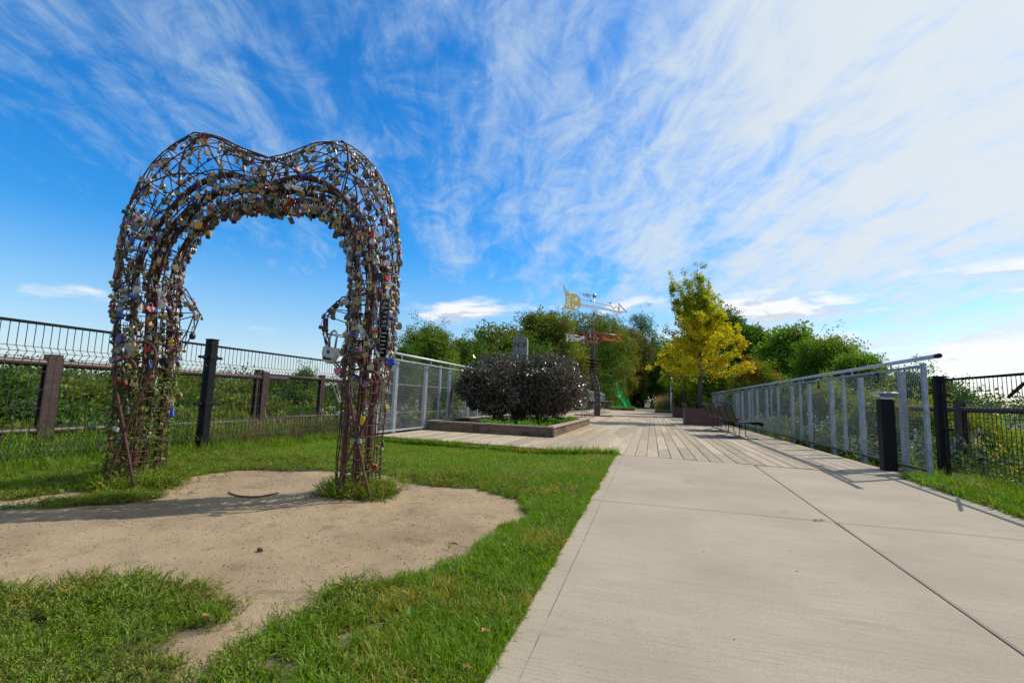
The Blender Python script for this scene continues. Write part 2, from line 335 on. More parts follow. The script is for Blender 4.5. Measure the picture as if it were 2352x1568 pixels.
def text(name, body, size, t, material, parent, o, ax, ay=(0, 0, 1), spacing=1.0):
    cu = bpy.data.curves.new(name, 'FONT'); cu.body = body; cu.size = size; cu.extrude = t/2; cu.align_x = 'CENTER'; cu.align_y = 'CENTER'; cu.space_character = spacing; cu.offset = size*0.012
    tmp = bpy.data.objects.new('tmp', cu); me = bpy.data.meshes.new_from_object(tmp); bpy.data.objects.remove(tmp)
    ax, ay = Vector(ax).normalized(), Vector(ay).normalized(); nn = ax.cross(ay)
    me.transform(Matrix(((ax.x, ay.x, nn.x, o[0]), (ax.y, ay.y, nn.y, o[1]), (ax.z, ay.z, nn.z, o[2]), (0, 0, 0, 1))))
    me.materials.clear(); return obj(name, me, material, parent)
def circ(cx, cy, r, n=10, ry=None, rot=0.0):
    ry = ry or r; return [(cx+r*math.cos(a)*math.cos(rot)-ry*math.sin(a)*math.sin(rot), cy+r*math.cos(a)*math.sin(rot)+ry*math.sin(a)*math.cos(rot)) for a in [2*math.pi*i/n for i in range(n)]]

# scatter with geometry nodes: template meshes live outside the scene's collections
_groups = {}
def scatter(name, templates, P, rot, scl, parent=None):
    key = tuple(o.name for o in templates)
    if key not in _groups:
        c = bpy.data.collections.new('templates_'+name)
        for o in templates: c.objects.link(o)
        g = bpy.data.node_groups.new('scatter_'+name, 'GeometryNodeTree')
        g.interface.new_socket('Geometry', in_out='INPUT', socket_type='NodeSocketGeometry')
        g.interface.new_socket('Geometry', in_out='OUTPUT', socket_type='NodeSocketGeometry')
        gi = g.nodes.new('NodeGroupInput'); go = g.nodes.new('NodeGroupOutput')
        ci = g.nodes.new('GeometryNodeCollectionInfo'); ci.inputs['Collection'].default_value = c; ci.inputs['Separate Children'].default_value = True; ci.inputs['Reset Children'].default_value = True
        ip = g.nodes.new('GeometryNodeInstanceOnPoints'); ip.inputs['Pick Instance'].default_value = True
        def na(n_, ty):
            q = g.nodes.new('GeometryNodeInputNamedAttribute'); q.data_type = ty; q.inputs['Name'].default_value = n_; return q.outputs['Attribute']
        er = g.nodes.new('FunctionNodeEulerToRotation'); g.links.new(na('rot', 'FLOAT_VECTOR'), er.inputs[0])
        g.links.new(gi.outputs[0], ip.inputs['Points']); g.links.new(ci.outputs[0], ip.inputs['Instance'])
        g.links.new(na('pick', 'INT'), ip.inputs['Instance Index']); g.links.new(er.outputs[0], ip.inputs['Rotation']); g.links.new(na('scl', 'FLOAT'), ip.inputs['Scale'])
        g.links.new(ip.outputs[0], go.inputs[0]); _groups[key] = g
    P = np.asarray(P, dtype=np.float32); k = len(P)
    me = bpy.data.meshes.new(name); me.vertices.add(k); me.vertices.foreach_set('co', P.ravel())
    a = me.attributes.new('rot', 'FLOAT_VECTOR', 'POINT'); a.data.foreach_set('vector', np.asarray(rot, dtype=np.float32).ravel())
    a = me.attributes.new('scl', 'FLOAT', 'POINT'); a.data.foreach_set('value', np.asarray(scl, dtype=np.float32).ravel())
    a = me.attributes.new('pick', 'INT', 'POINT'); a.data.foreach_set('value', rng.integers(0, len(templates), k).astype(np.int32))
    me.update()
    o = bpy.data.objects.new(name, me); COL.objects.link(o)
    if parent is not None: o.parent = parent
    if parent is not None: o['kind'] = 'stuff'
    md = o.modifiers.new('scatter', 'NODES'); md.node_group = _groups[key]
    return o
def tmpl(name, mb, material):
    me = mb.mesh(name); me.materials.append(material); return bpy.data.objects.new(name, me)
def leaf_quad(mb, p, d, up, ln, wd, fold=.25):
    d = Vector(d).normalized(); s = d.cross(Vector(up)); s = s.normalized() if s.length > 1e-5 else d.orthogonal().normalized(); n = s.cross(d); p = Vector(p)
    mb.add([p, p+d*ln*.5+s*wd/2+n*wd*fold, p+d*ln, p+d*ln*.5-s*wd/2+n*wd*fold], [(0, 1, 2), (0, 2, 3)])
def rv(): 
    v = rng.normal(size=3); return Vector(v/np.linalg.norm(v))
def leaf_clump(n, rad, ln, wd, flat=1.0):
    mb = MB()
    for i in range(n):
        d = rv(); p = Vector((d.x, d.y, d.z*flat))*rad*rng.random()**.4
        dd = (d*.8+rv()*.8+Vector((0, 0, -.15))).normalized(); k = .7+.6*rng.random()
        leaf_quad(mb, p, dd, rv()*.6+Vector((0, 0, 1)), ln*k, wd*k)
    return mb
def clumps(name, material, n=14, rad=.28, ln=.13, wd=.08, k=3, flat=1.0):
    return [tmpl(f'{name}_{i}', leaf_clump(n, rad, ln, wd, flat), material) for i in range(k)]

# ------------------------------------------------------------------ ground levels
SL, Y0 = 0.0203, 8.3
def sm(x, a, b):
    t = np.clip((np.asarray(x, float)-a)/(b-a), 0, 1); return t*t*(3-2*t)
def zc(x, y): return np.minimum(0, (np.asarray(y, float)-Y0)*SL)+0*np.asarray(x, float)
def front(x): return 8.32-0.1445*(x+0.59)           # front edge of the deck
PL, PR = -0.57, 3.22                                 # edges of the concrete path
def zg(x, y):
    x = np.asarray(x, float); y = np.asarray(y, float)
    z = zc(x, y)-0.018-0.10*sm(-x, .62, 1.9)*sm(y, 4.5, 7.5)
    z = z-0.03*sm(x, 3.2, 4.2)
    for cx, cy, r, h in ((-4.89, 3.72, .75, .05), (-2.63, 4.1, .6, .055)):
        z = z+h*np.exp(-((x-cx)**2+(y-cy)**2)/(r*r*.5))
    z = z+.012*np.sin(x*2.1+1)*np.cos(y*1.7)+.008*np.sin(x*5.3)*np.sin(y*4.1+2)
    z = z-0.9*sm(-x, 6.9, 8.6)-1.3*sm(x, 4.5, 6.5)
    return z

def G(u, v):
    p = atz(u, v, -.03, SL, Y0); 
    for _ in range(4): p = atz(u, v, float(zg(p[0], p[1])))
    return (p[0], p[1])
# bare earth outline, surveyed
bare_out = [G(*q) for q in [(-260, 1180), (0, 1162), (60, 1168), (150, 1166), (210, 1160), (300, 1160), (375, 1140), (400, 1105), (470, 1088), (560, 1080), (680, 1083), (770, 1082), (880, 1088), (930, 1108), (1000, 1118), (1080, 1121), (1150, 1136), (1195, 1150), (1222, 1178), (1216, 1200), (1153, 1216), (1102, 1250), (1056, 1290), (982, 1316), (900, 1336), (832, 1344), (765, 1368), (736, 1402), (700, 1418), (640, 1432), (605, 1465), (570, 1497), (520, 1516), (480, 1545), (430, 1600), (400, 1600), (385, 1540), (335, 1505), (420, 1458), (500, 1438), (530, 1410), (522, 1390), (455, 1362), (400, 1352), (330, 1340), (240, 1334), (150, 1348), (0, 1358), (-260, 1362)]]
bare_extra = [[G(*q) for q in poly] for poly in ([(-60, 1150), (60, 1146), (150, 1128), (225, 1108), (250, 1120), (200, 1140), (110, 1158), (0, 1166), (-60, 1172)], [(800, 1440), (850, 1425), (880, 1440), (850, 1470), (800, 1475)], [(610, 1530), (660, 1512), (700, 1530), (660, 1575), (600, 1580)])]
isl = [(-4.86, 3.60, .42), (-2.62, 4.03, .33)]
def inpoly(x, y, poly):
    x = np.asarray(x); y = np.asarray(y); c = np.zeros(x.shape, bool); n = len(poly)
    for i in range(n):
        x1, y1 = poly[i]; x2, y2 = poly[(i+1) % n]
        if y1 == y2: continue
        k = ((y1 > y) != (y2 > y)) & (x < (x2-x1)*(y-y1)/(y2-y1)+x1); c ^= k
    return c
def wob(x, y, s=1.0): return .5*(np.sin(x*3.1*s+y*1.3)+np.sin(y*4.3*s-x*2.2+1.7))
def bare(x, y):
    x = np.asarray(x, float); y = np.asarray(y, float)
    jx = x+.05*wob(x, y, 3.0)+.04*wob(y, x, 7.0)+.02*wob(x+1, y, 17); jy = y+.05*wob(y+3, x, 3.3)+.04*wob(x, y, 8.1)+.02*wob(y, x+2, 19)
    b = inpoly(jx, jy, bare_out)
    b |= (np.sin(6.1*x+2.5*np.sin(3.7*y+1))*np.sin(7.3*y+2*np.sin(4.9*x)) > .90) & (x < -1.0) & (y < 5.2)
    for p in bare_extra: b |= inpoly(jx, jy, p)
    for cx, cy, r in isl: b &= ~(((jx-cx)**2+(jy-cy)**2*1.3) < (r*(1+.15*wob(jx, jy, 3)))**2)
    return b

# the near ground, one relief sheet
xs = np.concatenate([np.linspace(-16, -7.2, 30), np.linspace(-7.1, PL-.004, 190)]); ys = np.concatenate([np.linspace(-7, 1.0, 40), np.linspace(1.05, 9.6, 210)])
def sheet(name, xs, ys, zf, material, kind='structure', attr=None, ymax=None):
    X, Y = np.meshgrid(xs, ys, indexing='ij')
    if ymax is not None:
        top = ymax(X[:, -1])
        Y = np.minimum(Y, top[:, None])
    Z = zf(X, Y); nx, ny = len(xs), len(ys)
    idx = np.arange(nx*ny).reshape(nx, ny)
    f = np.stack([idx[:-1, :-1], idx[1:, :-1], idx[1:, 1:], idx[:-1, 1:]], -1).reshape(-1, 4)
    me = bpy.data.meshes.new(name); me.from_pydata(np.stack([X, Y, Z], -1).reshape(-1, 3).tolist(), [], f.tolist()); me.update()
    if attr is not None:
        a = me.attributes.new('bare', 'FLOAT', 'POINT'); a.data.foreach_set('value', attr(X, Y).astype(np.float32).ravel())
    me.polygons.foreach_set('use_smooth', [True]*len(me.polygons))
    return tag(obj(name, me, material), kind=kind)
def soft_bare(X, Y):
    s = np.zeros(X.shape)
    offs = [(0, 0), (.05, 0), (-.05, 0), (0, .05), (0, -.05), (.1, .06), (-.1, -.06), (.07, -.1), (-.07, .1)]
    for ax_, ay_ in offs: s += bare(X+ax_, Y+ay_)
    return s/len(offs)
sheet('lawn_ground', xs, ys, zg, 'dirt', attr=soft_bare)
sheet('verge_ground', np.linspace(PR+.004, 9, 60), np.linspace(-7, 9.2, 120), zg, 'dirt', attr=lambda X, Y: 0*X)

# wide valley floor under and beyond the bridge
def zv(X, Y):
    ax_ = np.abs(X+1); z = -1.4-7*sm(ax_, 7, 26)+5.5*sm(ax_, 60, 260)
    z = z+(8.2+0*X)*sm(Y, 66, 95)*(1-sm(ax_, 14, 60)) * sm(7.2-ax_+20, 0, 20)
    z = np.where((Y > 62) & (ax_ < 10), -0.35+0*X, z)
    return z-1.6*sm(-Y, 10, 60)*0
gx = np.concatenate([-np.geomspace(2500, 12, 40), np.linspace(-11, 10, 36), np.geomspace(11, 2500, 40)])
gy = np.concatenate([-np.geomspace(2500, 12, 24), np.linspace(-11, 100, 80), np.geomspace(104, 2500, 30)])
sheet('valley_ground', gx, gy, zv, 'valley')
# trail beyond the deck
mb = MB(); mb.add([(-3.0, 59, -.02), (2.6, 59, -.02), (2.3, 130, .1), (-2.4, 130, .1)], [(0, 1, 2, 3)])
tag(mb.build('trail', mat('gravel_trail', (.12, .10, .075), (.07, .06, .045), .95, 0, 2, world=True)), kind='structure')

# ------------------------------------------------------------------ concrete path: slabs with recessed joints
path = empty('concrete_path'); tag(path, kind='structure')
JX = 1.455; g_ = 0.006
rows = [(-7, 1.05), (1.05, 4.72), (4.72, None)]
cross = lambda x, y: y-0.022*(x-1.4) if y > 0 else y
for (xa, xb) in ((PL, JX), (JX, PR)):
    for (ya, yb) in rows:
        mb = MB(); nx = 8; ny = 16
        pts = []
        for i in range(nx+1):
            x = xa+g_+(xb-xa-2*g_)*i/nx
            a = cross(x, ya)+g_; b = (front(x)-.004) if yb is None else cross(x, yb)-g_
            for j in range(ny+1):
                y = a+(b-a)*j/ny
                ed = (i in (0, nx) or j in (0, ny)); ex = x; ey = y
                pts.append((ex, ey, float(zc(x, y))+(-.004 if ed else 0)))
        fs = [(i*(ny+1)+j, (i+1)*(ny+1)+j, (i+1)*(ny+1)+j+1, i*(ny+1)+j+1) for i in range(nx) for j in range(ny)]
        # inset the chamfer
        arr = np.array(pts).reshape(nx+1, ny+1, 3)
        arr[1, :, 0] = arr[0, :, 0]+.012; arr[nx-1, :, 0] = arr[nx, :, 0]-.012
        arr[:, 1, 1] = arr[:, 0, 1]+.012; arr[:, ny-1, 1] = arr[:, ny, 1]-.012
        arr[1:-1, 1:-1, 2] = zc(arr[1:-1, 1:-1, 0], arr[1:-1, 1:-1, 1])
        top = arr.reshape(-1, 3); mb.add(top, fs)
        rim = [i*(ny+1) for i in range(nx+1)]+[nx*(ny+1)+j for j in range(1, ny+1)]+[i*(ny+1)+ny for i in range(nx-1, -1, -1)]+[j for j in range(ny-1, 0, -1)]
        o = len(mb.v); mb.v += [(top[k][0], top[k][1], top[k][2]-.12) for k in rim]; q = len(rim)
        mb.f += [(rim[k], o+k, o+(k+1) % q, rim[(k+1) % q]) for k in range(q)]
        mb.build('concrete_slab', 'concrete', path)
mb = MB(); mb.add([(PL, -7, -.36), (PR, -7, -.36), (PR, 9, -.05), (PL, 9, -.05)], [(0, 1, 2, 3)])
mb.build('joint_bed', 'inkdark', path)

# ------------------------------------------------------------------ timber deck
deck = empty('timber_deck'); tag(deck, kind='structure')
DL, DR, PW = -5.55, 3.46, 0.1885
ncol = int((DR-DL)/PW); slots = []
for c in range(ncol):
    x = DL+c*PW; y = front(x+PW/2); k = 0
    ln = 1.2+3.66*((c*0.37) % 1.0)
    ln = [1.3, 3.3, 2.1, 3.66][(c*7+c//3) % 4]+.3*rng.random()
    while y < 60: slots.append((c, y, min(ln, 60.2-y), k)); y += ln; ln = 3.66; k += 1
slots.sort(key=lambda s: s[1]); far_mb = MB()
for i, (c, y, ln, k) in enumerate(slots):
    x0 = DL+c*PW+.0035; x1 = DL+(c+1)*PW-.0035
    ya0, ya1 = (front(x0)+.002, front(x1)+.002) if k == 0 else (y+.002, y+.002)
    yb = y+ln-.002; z = .0012*rng.normal(); dz = .0015*rng.normal(); b = .006
    cx_, cy_ = (x0+x1)/2, (y+yb)/2
    vs = [(x0, ya0, -.036), (x1, ya1, -.036), (x1, yb, -.036), (x0, yb, -.036), (x0, ya0, -b), (x1, ya1, -b), (x1, yb, -b), (x0, yb, -b), (x0+b, ya0+b, z), (x1-b, ya1+b, z+dz), (x1-b, yb-b/2, z), (x0+b, yb-b/2, z)]
    fs = [(4, 5, 9, 8), (5, 6, 10, 9), (6, 7, 11, 10), (7, 4, 8, 11), (8, 9, 10, 11), (0, 1, 5, 4), (1, 2, 6, 5), (2, 3, 7, 6), (3, 0, 4, 7)]
    if i < 300:
        m2 = MB(); m2.add([(v[0]-cx_, v[1]-cy_, v[2]) for v in vs], fs); o = m2.build('plank', 'plank', deck); o.location = (cx_, cy_, 0)
    else: far_mb.add(vs, fs)
MT['plankfar'] = mat('weathered_deck_board_far', (0.39, 0.32, 0.235), (0.29, 0.235, 0.165), 0.8, 0.0, 2.2, (5.3, .3, 1), world=True, c3=(.22, .18, .14), c3lo=.58, c3hi=.72, c3scale=1.2, spec=.25)
tag(far_mb.build('planks', 'plankfar', deck), kind='stuff')
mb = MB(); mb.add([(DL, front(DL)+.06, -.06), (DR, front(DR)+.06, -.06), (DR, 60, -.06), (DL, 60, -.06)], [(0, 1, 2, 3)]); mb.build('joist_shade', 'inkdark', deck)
def fascia(xa, xb, h=.24, t=.04):
    m2 = MB(); m2.bbox((0, 0, 0), ((xb-xa)*1.0104, t, h), .004, Matrix.Rotation(math.atan(-.1445), 3, 'Z'))
    o = m2.build('fascia_board', 'fascia', deck); o.location = ((xa+xb)/2, front((xa+xb)/2)-t/2-.004, -h/2-.002)
fascia(-5.56, -2.05); fascia(-2.04, PL-.01)
fascia(3.235, 4.0)
for x in (DR+.03, DL-.03):
    m2 = MB(); m2.box((x, 34.2, -.15), (.04, 51.6, .22)); m2.build('rim_board', 'fascia', deck)

# ------------------------------------------------------------------ galvanised bridge railings
def railing(x, ys, ztop, zrail, side, label, yend):
    root = empty('bridge_railing', (x, ys[0], 0), label, 'railing', 'galvanised mesh railings along the deck')
    X0, Yr = x, ys[0]
    def part(name, mb, material, parent=root): return mb.build(name, material, parent)
    r0 = ys[0]-.38 if side > 0 else ys[0]
    npt = 12
    m = MB(); m.tube([(0, r0-Yr+(yend-r0)*i/npt, zrail) for i in range(npt+1)], .028, 10); hr = m.build('handrail', 'galvrail', root, True)
    m = MB(); m.tube([(0, r0-Yr-.03, zrail), (0, r0-Yr+.05, zrail)], .031, 10); m.build('end_cap', 'blackpaint', hr)
    pend = [ys[i] for i in range(len(ys))]
    for i, y in enumerate(pend):
        m = MB(); m.box((0, y-Yr, (ztop+.02)/2+.02), (.05, .055, ztop-.02)); part('post', m, 'galv')
    for i in range(len(pend)-1):
        a, b = pend[i]-Yr+.03, pend[i+1]-Yr-.03
        m = MB(); m.box((0, (a+b)/2, ztop-.02), (.035, b-a, .035)); part('top_bar', m, 'galv')
        m = MB(); m.box((0, (a+b)/2, .07), (.04, b-a, .04)); part('bottom_bar', m, 'blackwire' if side > 0 else 'galv')
        m = MB(); hh0, hh1 = .09, ztop-.04
        near = pend[i] < 30
        sp = .05 if near else .1
        nv = int((b-a)/sp)
        for k in range(1, nv): 
            yy = a+(b-a)*k/nv; m.box((-.008*side, yy, (hh0+hh1)/2), (.0026, .0026, hh1-hh0))
        nh = int((hh1-hh0)/(.05 if side > 0 else .038))
        for k in range(1, nh):
            if not near and k % 2: continue
            zz = hh0+(hh1-hh0)*k/nh; m.box((-.012*side, (a+b)/2, zz), (.0026, b-a, .0026))
        mp_ = m.build('mesh_panel', 'galvwire', root)
        for k in range(60):
            yy = (ys[0]+.93+1.53*k)-Yr
            if not (a-.04 <= yy < b+.04): continue
            m = MB(); m.box((.10*side, yy, (ztop-.05-.22)/2), (.012, .12, ztop-.05+.22)); m.box((.13*side, yy-.055, (ztop-.05-.22)/2), (.05, .01, ztop-.05+.22)); part('stanchion', m, 'galv')
            m = MB(); m.box((0, yy, (ztop+zrail-.03)/2), (.02, .02, zrail-.03-ztop+.02)); part('rail_bracket', m, 'galv')
    return root
ysR = [7.92, 10.84, 13.72, 16.81]; 
while ysR[-1] < 58: ysR.append(ysR[-1]+3.0)
ysL = [9.02, 12.09, 15.1]
while ysL[-1] < 58: ysL.append(ysL[-1]+3.0)
rr = railing(3.58, ysR, 1.50, 1.585, 1, 'galvanised mesh railing on the deck side with the steel chairs and the black bollard', ysR[-1])
railing(-5.52, ysL, 1.66, 1.775, -1, 'galvanised mesh railing behind the purple shrubs and timber planter', ysL[-1])
# small black plaques hung on the railing
for i, (u, v, wd, hh) in enumerate([(2014, 868, .13, .16), (1880, 884, .11, .14), (1808, 894, .09, .13), (1799, 895, .09, .13)]):
    p = atx(u, v, 3.55); rt = empty('memorial_plaque', tuple(p), ['largest small black plaque hung on the railing nearest the bollard', 'small black plaque alone on the second railing bay', 'right one of two tiny black plaques side by side on the railing', 'left one of two tiny black plaques side by side on the railing'][i], 'plaque', 'black plaques on the mesh railing')
    m = MB(); m.bbox((0, 0, 0), (.006, wd, hh), .002); m.build('plate', 'blackpaint', rt)
    for k in range(3 if i == 0 else 2):
        m = MB(); m.box((-.0045, 0, hh*(.18-.2*k)), (.002, wd*(.55-.12*(k % 2)), .008)); m.build('lettering_line', 'inkwhite', rt)
# bollard light
b = empty('bollard_light', (3.29, 8.38, 0), 'square black bollard with flared silver cap at the end of the deck', 'bollard')
m = MB(); m.bbox((0, 0, .51), (.17, .17, 1.02), .012); m.build('post', 'blackpaint', b)
m = MB()
def frus(m, s0, z0, s1, z1):
    v = [(sx*s0, sy*s0, z0) for sx, sy in ((-1, -1), (1, -1), (1, 1), (-1, 1))]+[(sx*s1, sy*s1, z1) for sx, sy in ((-1, -1), (1, -1), (1, 1), (-1, 1))]
    m.add(v, [(0, 3, 2, 1), (4, 5, 6, 7), (0, 1, 5, 4), (1, 2, 6, 5), (2, 3, 7, 6), (3, 0, 4, 7)])
frus(m, .082, 1.021, .082, 1.05); frus(m, .084, 1.051, .125, 1.10); m.build('flared_collar', 'steelsilver', b)
m = MB(); frus(m, .127, 1.101, .127, 1.112); frus(m, .127, 1.1121, .10, 1.128); m.build('cap', 'galv', b)

# ------------------------------------------------------------------ black welded-wire fences
def wire_fence(name, label, x0, ya, x1, yb, ztop, zbot, posts, fold):
    root = empty(name, (x0, ya, 0), label, 'fence')
    ln = math.hypot(x1-x0, yb-ya); d = Vector(((x1-x0)/ln, (yb-ya)/ln, 0)); nn = Vector((d.y, -d.x, 0))*fold
    def P(s, z, o=0): return Vector(d*s)+nn*o+Vector((0, 0, z))
    for (sa, sb) in posts:
        m = MB(); m.bar(P(sa, ztop), P(sb, ztop), .035, .03); m.build('top_rail', 'blackpaint', root)
        folds = [(ztop-.34, .05), (zbot+.22, .05)]
        n = int((sb-sa)/.075)
        m = MB(); path_z = [(ztop, 0), (ztop-.26, 0), (ztop-.315, .055), (ztop-.37, 0), (zbot+.30, 0), (zbot+.245, .055), (zbot+.19, 0), (zbot-.05, 0)]
        for k in range(n+1):
            s = sa+(sb-sa)*k/n
            m.tube([P(s, z, o) for z, o in path_z], .0042, 4, cap=False)
        tag(m.build('upright_wires', 'blackwire', root), kind='stuff')
        hz_ = [ztop-.26, ztop-.315, ztop-.37, ztop-.52+.0, ztop-.72, ztop-.92, ztop-1.12, zbot+.30, zbot+.245, zbot+.19, zbot+.03]
        for z in hz_:
            off = .055 if abs(z-(ztop-.315)) < .01 or abs(z-(zbot+.245)) < .01 else 0
            m = MB(); m.tube([P(sa, z, off+.006), P(sb, z, off+.006)], .0042, 4, cap=False); m.build('cross_wire', 'blackwire', root)
    return root, P
fl, Pf = wire_fence('wire_fence', 'black folded wire fence behind the heart arch on the left lawn', -6.45, -6.0, -6.45, 9.1, 1.50, -.14, [(0.2, 2.62), (2.78, 5.62), (5.78, 8.6), (8.9, 11.68), (11.88, 15.0)], 1)
def fpost(root, p, h, zb, arms=True, s=.13):
    pr = MB(); pr.bbox((p.x, p.y, (h+zb)/2), (s, s, h-zb), .01); po = pr.build('post', 'blackpaint', root)
    m = MB(); m.bbox((p.x, p.y, h+.012), (s+.012, s+.012, .022), .006); m.build('post_cap', 'blackpaint', po)
    if arms:
        for z in (h-.26, (h+zb)/2-.02, zb+.16):
            m = MB(); m.bbox((p.x, p.y, z), (.055, .40, .038), .008); m.bbox((p.x, p.y, z), (s+.014, s+.014, .07), .006); m.build('clamp', 'blackpaint', po)
for s in (2.7, 8.75-3.05, 11.78, ):
    fpost(fl, Pf(s, 0), 1.58, -.3)
frt, Pr = wire_fence('wire_fence', 'black folded wire fence beside the path to the right of the bollard', 4.04, 8.55, 4.24, -3.0, 1.32, -.15, [(.08, 2.9), (3.05, 5.9), (6.0, 8.9)], -1)
fpost(frt, Pr(0, 0), 1.36, -.15, False, .12); fpost(frt, Pr(2.98, 0), 1.36, -.3, False, .1)
m = MB(); m.bar(Pr(.1, 1.10), Pr(.22, 1.10), .04, .04); m.bar(Pr(.1, .62), Pr(.24, .62), .04, .04); m.build('latch', 'blackpaint', frt)
q0 = aty(2316, 912, 7.0); q1 = aty(2352, 880, 6.4)
m = MB(); m.bar(Vector(q0)-Vector((4.04, 8.55, 0)), Vector(q1)-Vector((4.04, 8.55, 0)), .02, .03); m.build('stay_bar', 'blackpaint', frt)

# ------------------------------------------------------------------ brown pipe guard rails
def pipe_guard(label, x, ya, yb, zt, zb, posts, ends=False):
    root = empty('pipe_guard_rail', (x, ya, 0), label, 'guard rail', 'brown pipe guard rails at the bridge edge')
    for z in (zt, zb):
        m = MB(); m.tube([(0, (yb-ya)*i/10, z) for i in range(11)], .05 if z == zt else .04, 10); m.build('pipe', 'brownpaint', root, True)
    for y in posts:
        m = MB(); m.box((.05, y-ya, (zt+.12-1.2)/2+.0), (.012, .16, zt+.12+1.2)); m.box((.0, y-ya, (zt+.12-1.2)/2), (.09, .012, zt+.12+1.2)); m.box((-.05, y-ya, (zt+.12-1.2)/2), (.012, .16, zt+.12+1.2)); m.build('post', 'brownpaint', root)
    return root
pipe_guard('brown pipe guard rail between the black wire fence and the valley, nearer run', -7.6, -6, 8.75, 1.11, .24, [-4, -1, 1.6, 4.45, 8.1])
pipe_guard('brown pipe guard rail beyond the black fence, running on behind the mesh railing', -8.6, 8.9, 46, 1.20, .22, [9.0, 11.2, 14.2, 17.2, 20.2, 23.2, 26, 29, 32, 35, 38])
pipe_guard('brown pipe guard rail outside the mesh railing on the bollard side', 5.3, -4, 40, .92, .11, [-1, 2, 5, 7.9, 10.6, 13.4, 16.3, 19.2, 22, 25, 28, 31])

# ------------------------------------------------------------------ heart arch
T0 = Vector((-4.89, 3.68)); T1 = Vector((-2.63, 4.07)); TD = (T1-T0).normalized(); ND = Vector((-TD.y, TD.x))
def A(t, z, n=0.0): q = T0+TD*t+ND*n; return Vector((q.x, q.y, z))
I_ = [(.17, -.18), (.17, .3), (.17, .7), (.17, 1.0), (.17, 1.3), (.16, 1.6), (.14, 1.9), (.17, 2.2), (.32, 2.48), (.60, 2.69), (.90, 2.76), (1.14, 2.77), (1.40, 2.76), (1.70, 2.68), (1.94, 2.48), (2.07, 2.2), (2.12, 1.9), (2.12, 1.6), (2.12, 1.3), (2.12, 1.0), (2.12, .7), (2.12, .3), (2.12, -.18)]
O_ = [(-.18, -.18), (-.18, .3), (-.19, .7), (-.21, 1.0), (-.26, 1.3), (-.31, 1.6), (-.35, 1.95), (-.36, 2.35), (-.29, 2.78), (-.09, 3.22), (.40, 3.50), (1.17, 3.20), (1.82, 3.37), (2.17, 3.20), (2.40, 2.85), (2.50, 2.45), (2.53, 2.0), (2.52, 1.6), (2.52, 1.3), (2.49, 1.0), (2.47, .7), (2.46, .3), (2.46, -.18)]
def cr(P, s):
    n = len(P)-1; s = min(max(s, 0), n-1e-6); i = int(s); f = s-i
    p0, p1, p2, p3 = (np.array(P[max(i-1, 0)]), np.array(P[i]), np.array(P[i+1]), np.array(P[min(i+2, n)]))
    return .5*((2*p1)+(-p0+p2)*f+(2*p0-5*p1+4*p2-p3)*f*f+(-p0+3*p1-3*p2+p3)*f**3)
DH = .27
def depth(s): return DH
def C_(s, th, k=1.0):
    a, b = cr(I_, s), cr(O_, s); c = (a+b)/2; h = (b-a)/2*k
    ct, st = math.cos(th), math.sin(th); e = .80
    x = math.copysign(abs(ct)**e, ct); y = math.copysign(abs(st)**e, st)
    q = c+h*x; return A(q[0], q[1], y*depth(s)*k)
arch = empty('heart_arch', tuple(A(1.14, -.12)), 'tall heart-shaped arch of rusty welded rods covered in padlocks', 'arch')
arch_loc = Vector(arch.location)
def apart(name, mb, parent=arch, smooth=False, material='rust'):
    mb.v = [(p[0]-arch_loc.x, p[1]-arch_loc.y, p[2]-arch_loc.z) for p in mb.v]; return mb.build(name, material, parent, smooth)
NS = len(I_)-1
NL = 12
longs = []
SS = np.linspace(0, NS, 110)
for k in range(NL):
    th = 2*math.pi*(k+.5)/NL
    m = MB(); m.tube([C_(s, th)+Vector((.004*math.sin(s*5+k), .004*math.cos(s*4+k), 0)) for s in SS], .0062, 5); apart('long_rod', m, smooth=True)
# hoops every ~0.1 m of centre line on the legs, wider on top
hoops = []
s = 0.05; last = None
while s < NS:
    c = (cr(I_, s)+cr(O_, s))/2
    top = 7.2 < s < 14.8
    if last is None or np.linalg.norm(c-last) > (.17 if top else .098): hoops.append(s); last = c
    s += .01
for i, s in enumerate(hoops):
    ph = rng.normal()*.02
    m = MB(); m.tube([C_(s+.012*math.sin(th*2+i), th) for th in [2*math.pi*j/20 for j in range(20)]], .0058, 4, closed=True); apart('hoop', m, smooth=True)
# net of diagonals over the two lobes
for i in range(len(hoops)-1):
    sa, sb = hoops[i], hoops[i+1]
    if not (6.6 < sa < 15.4): continue
    for k in range(NL):
        if (i+k) % 2 == 0 and rng.random() < .8:
            a0, a1 = 2*math.pi*(k+.5)/NL, 2*math.pi*(k+1.5)/NL
            if rng.random() < .5: a0, a1 = a1, a0
            m = MB(); m.tube([C_(sa, a0, 1.01), C_((sa+sb)/2, (a0+a1)/2, 1.0), C_(sb, a1, 1.01)], .0055, 4); apart('diagonal_rod', m)
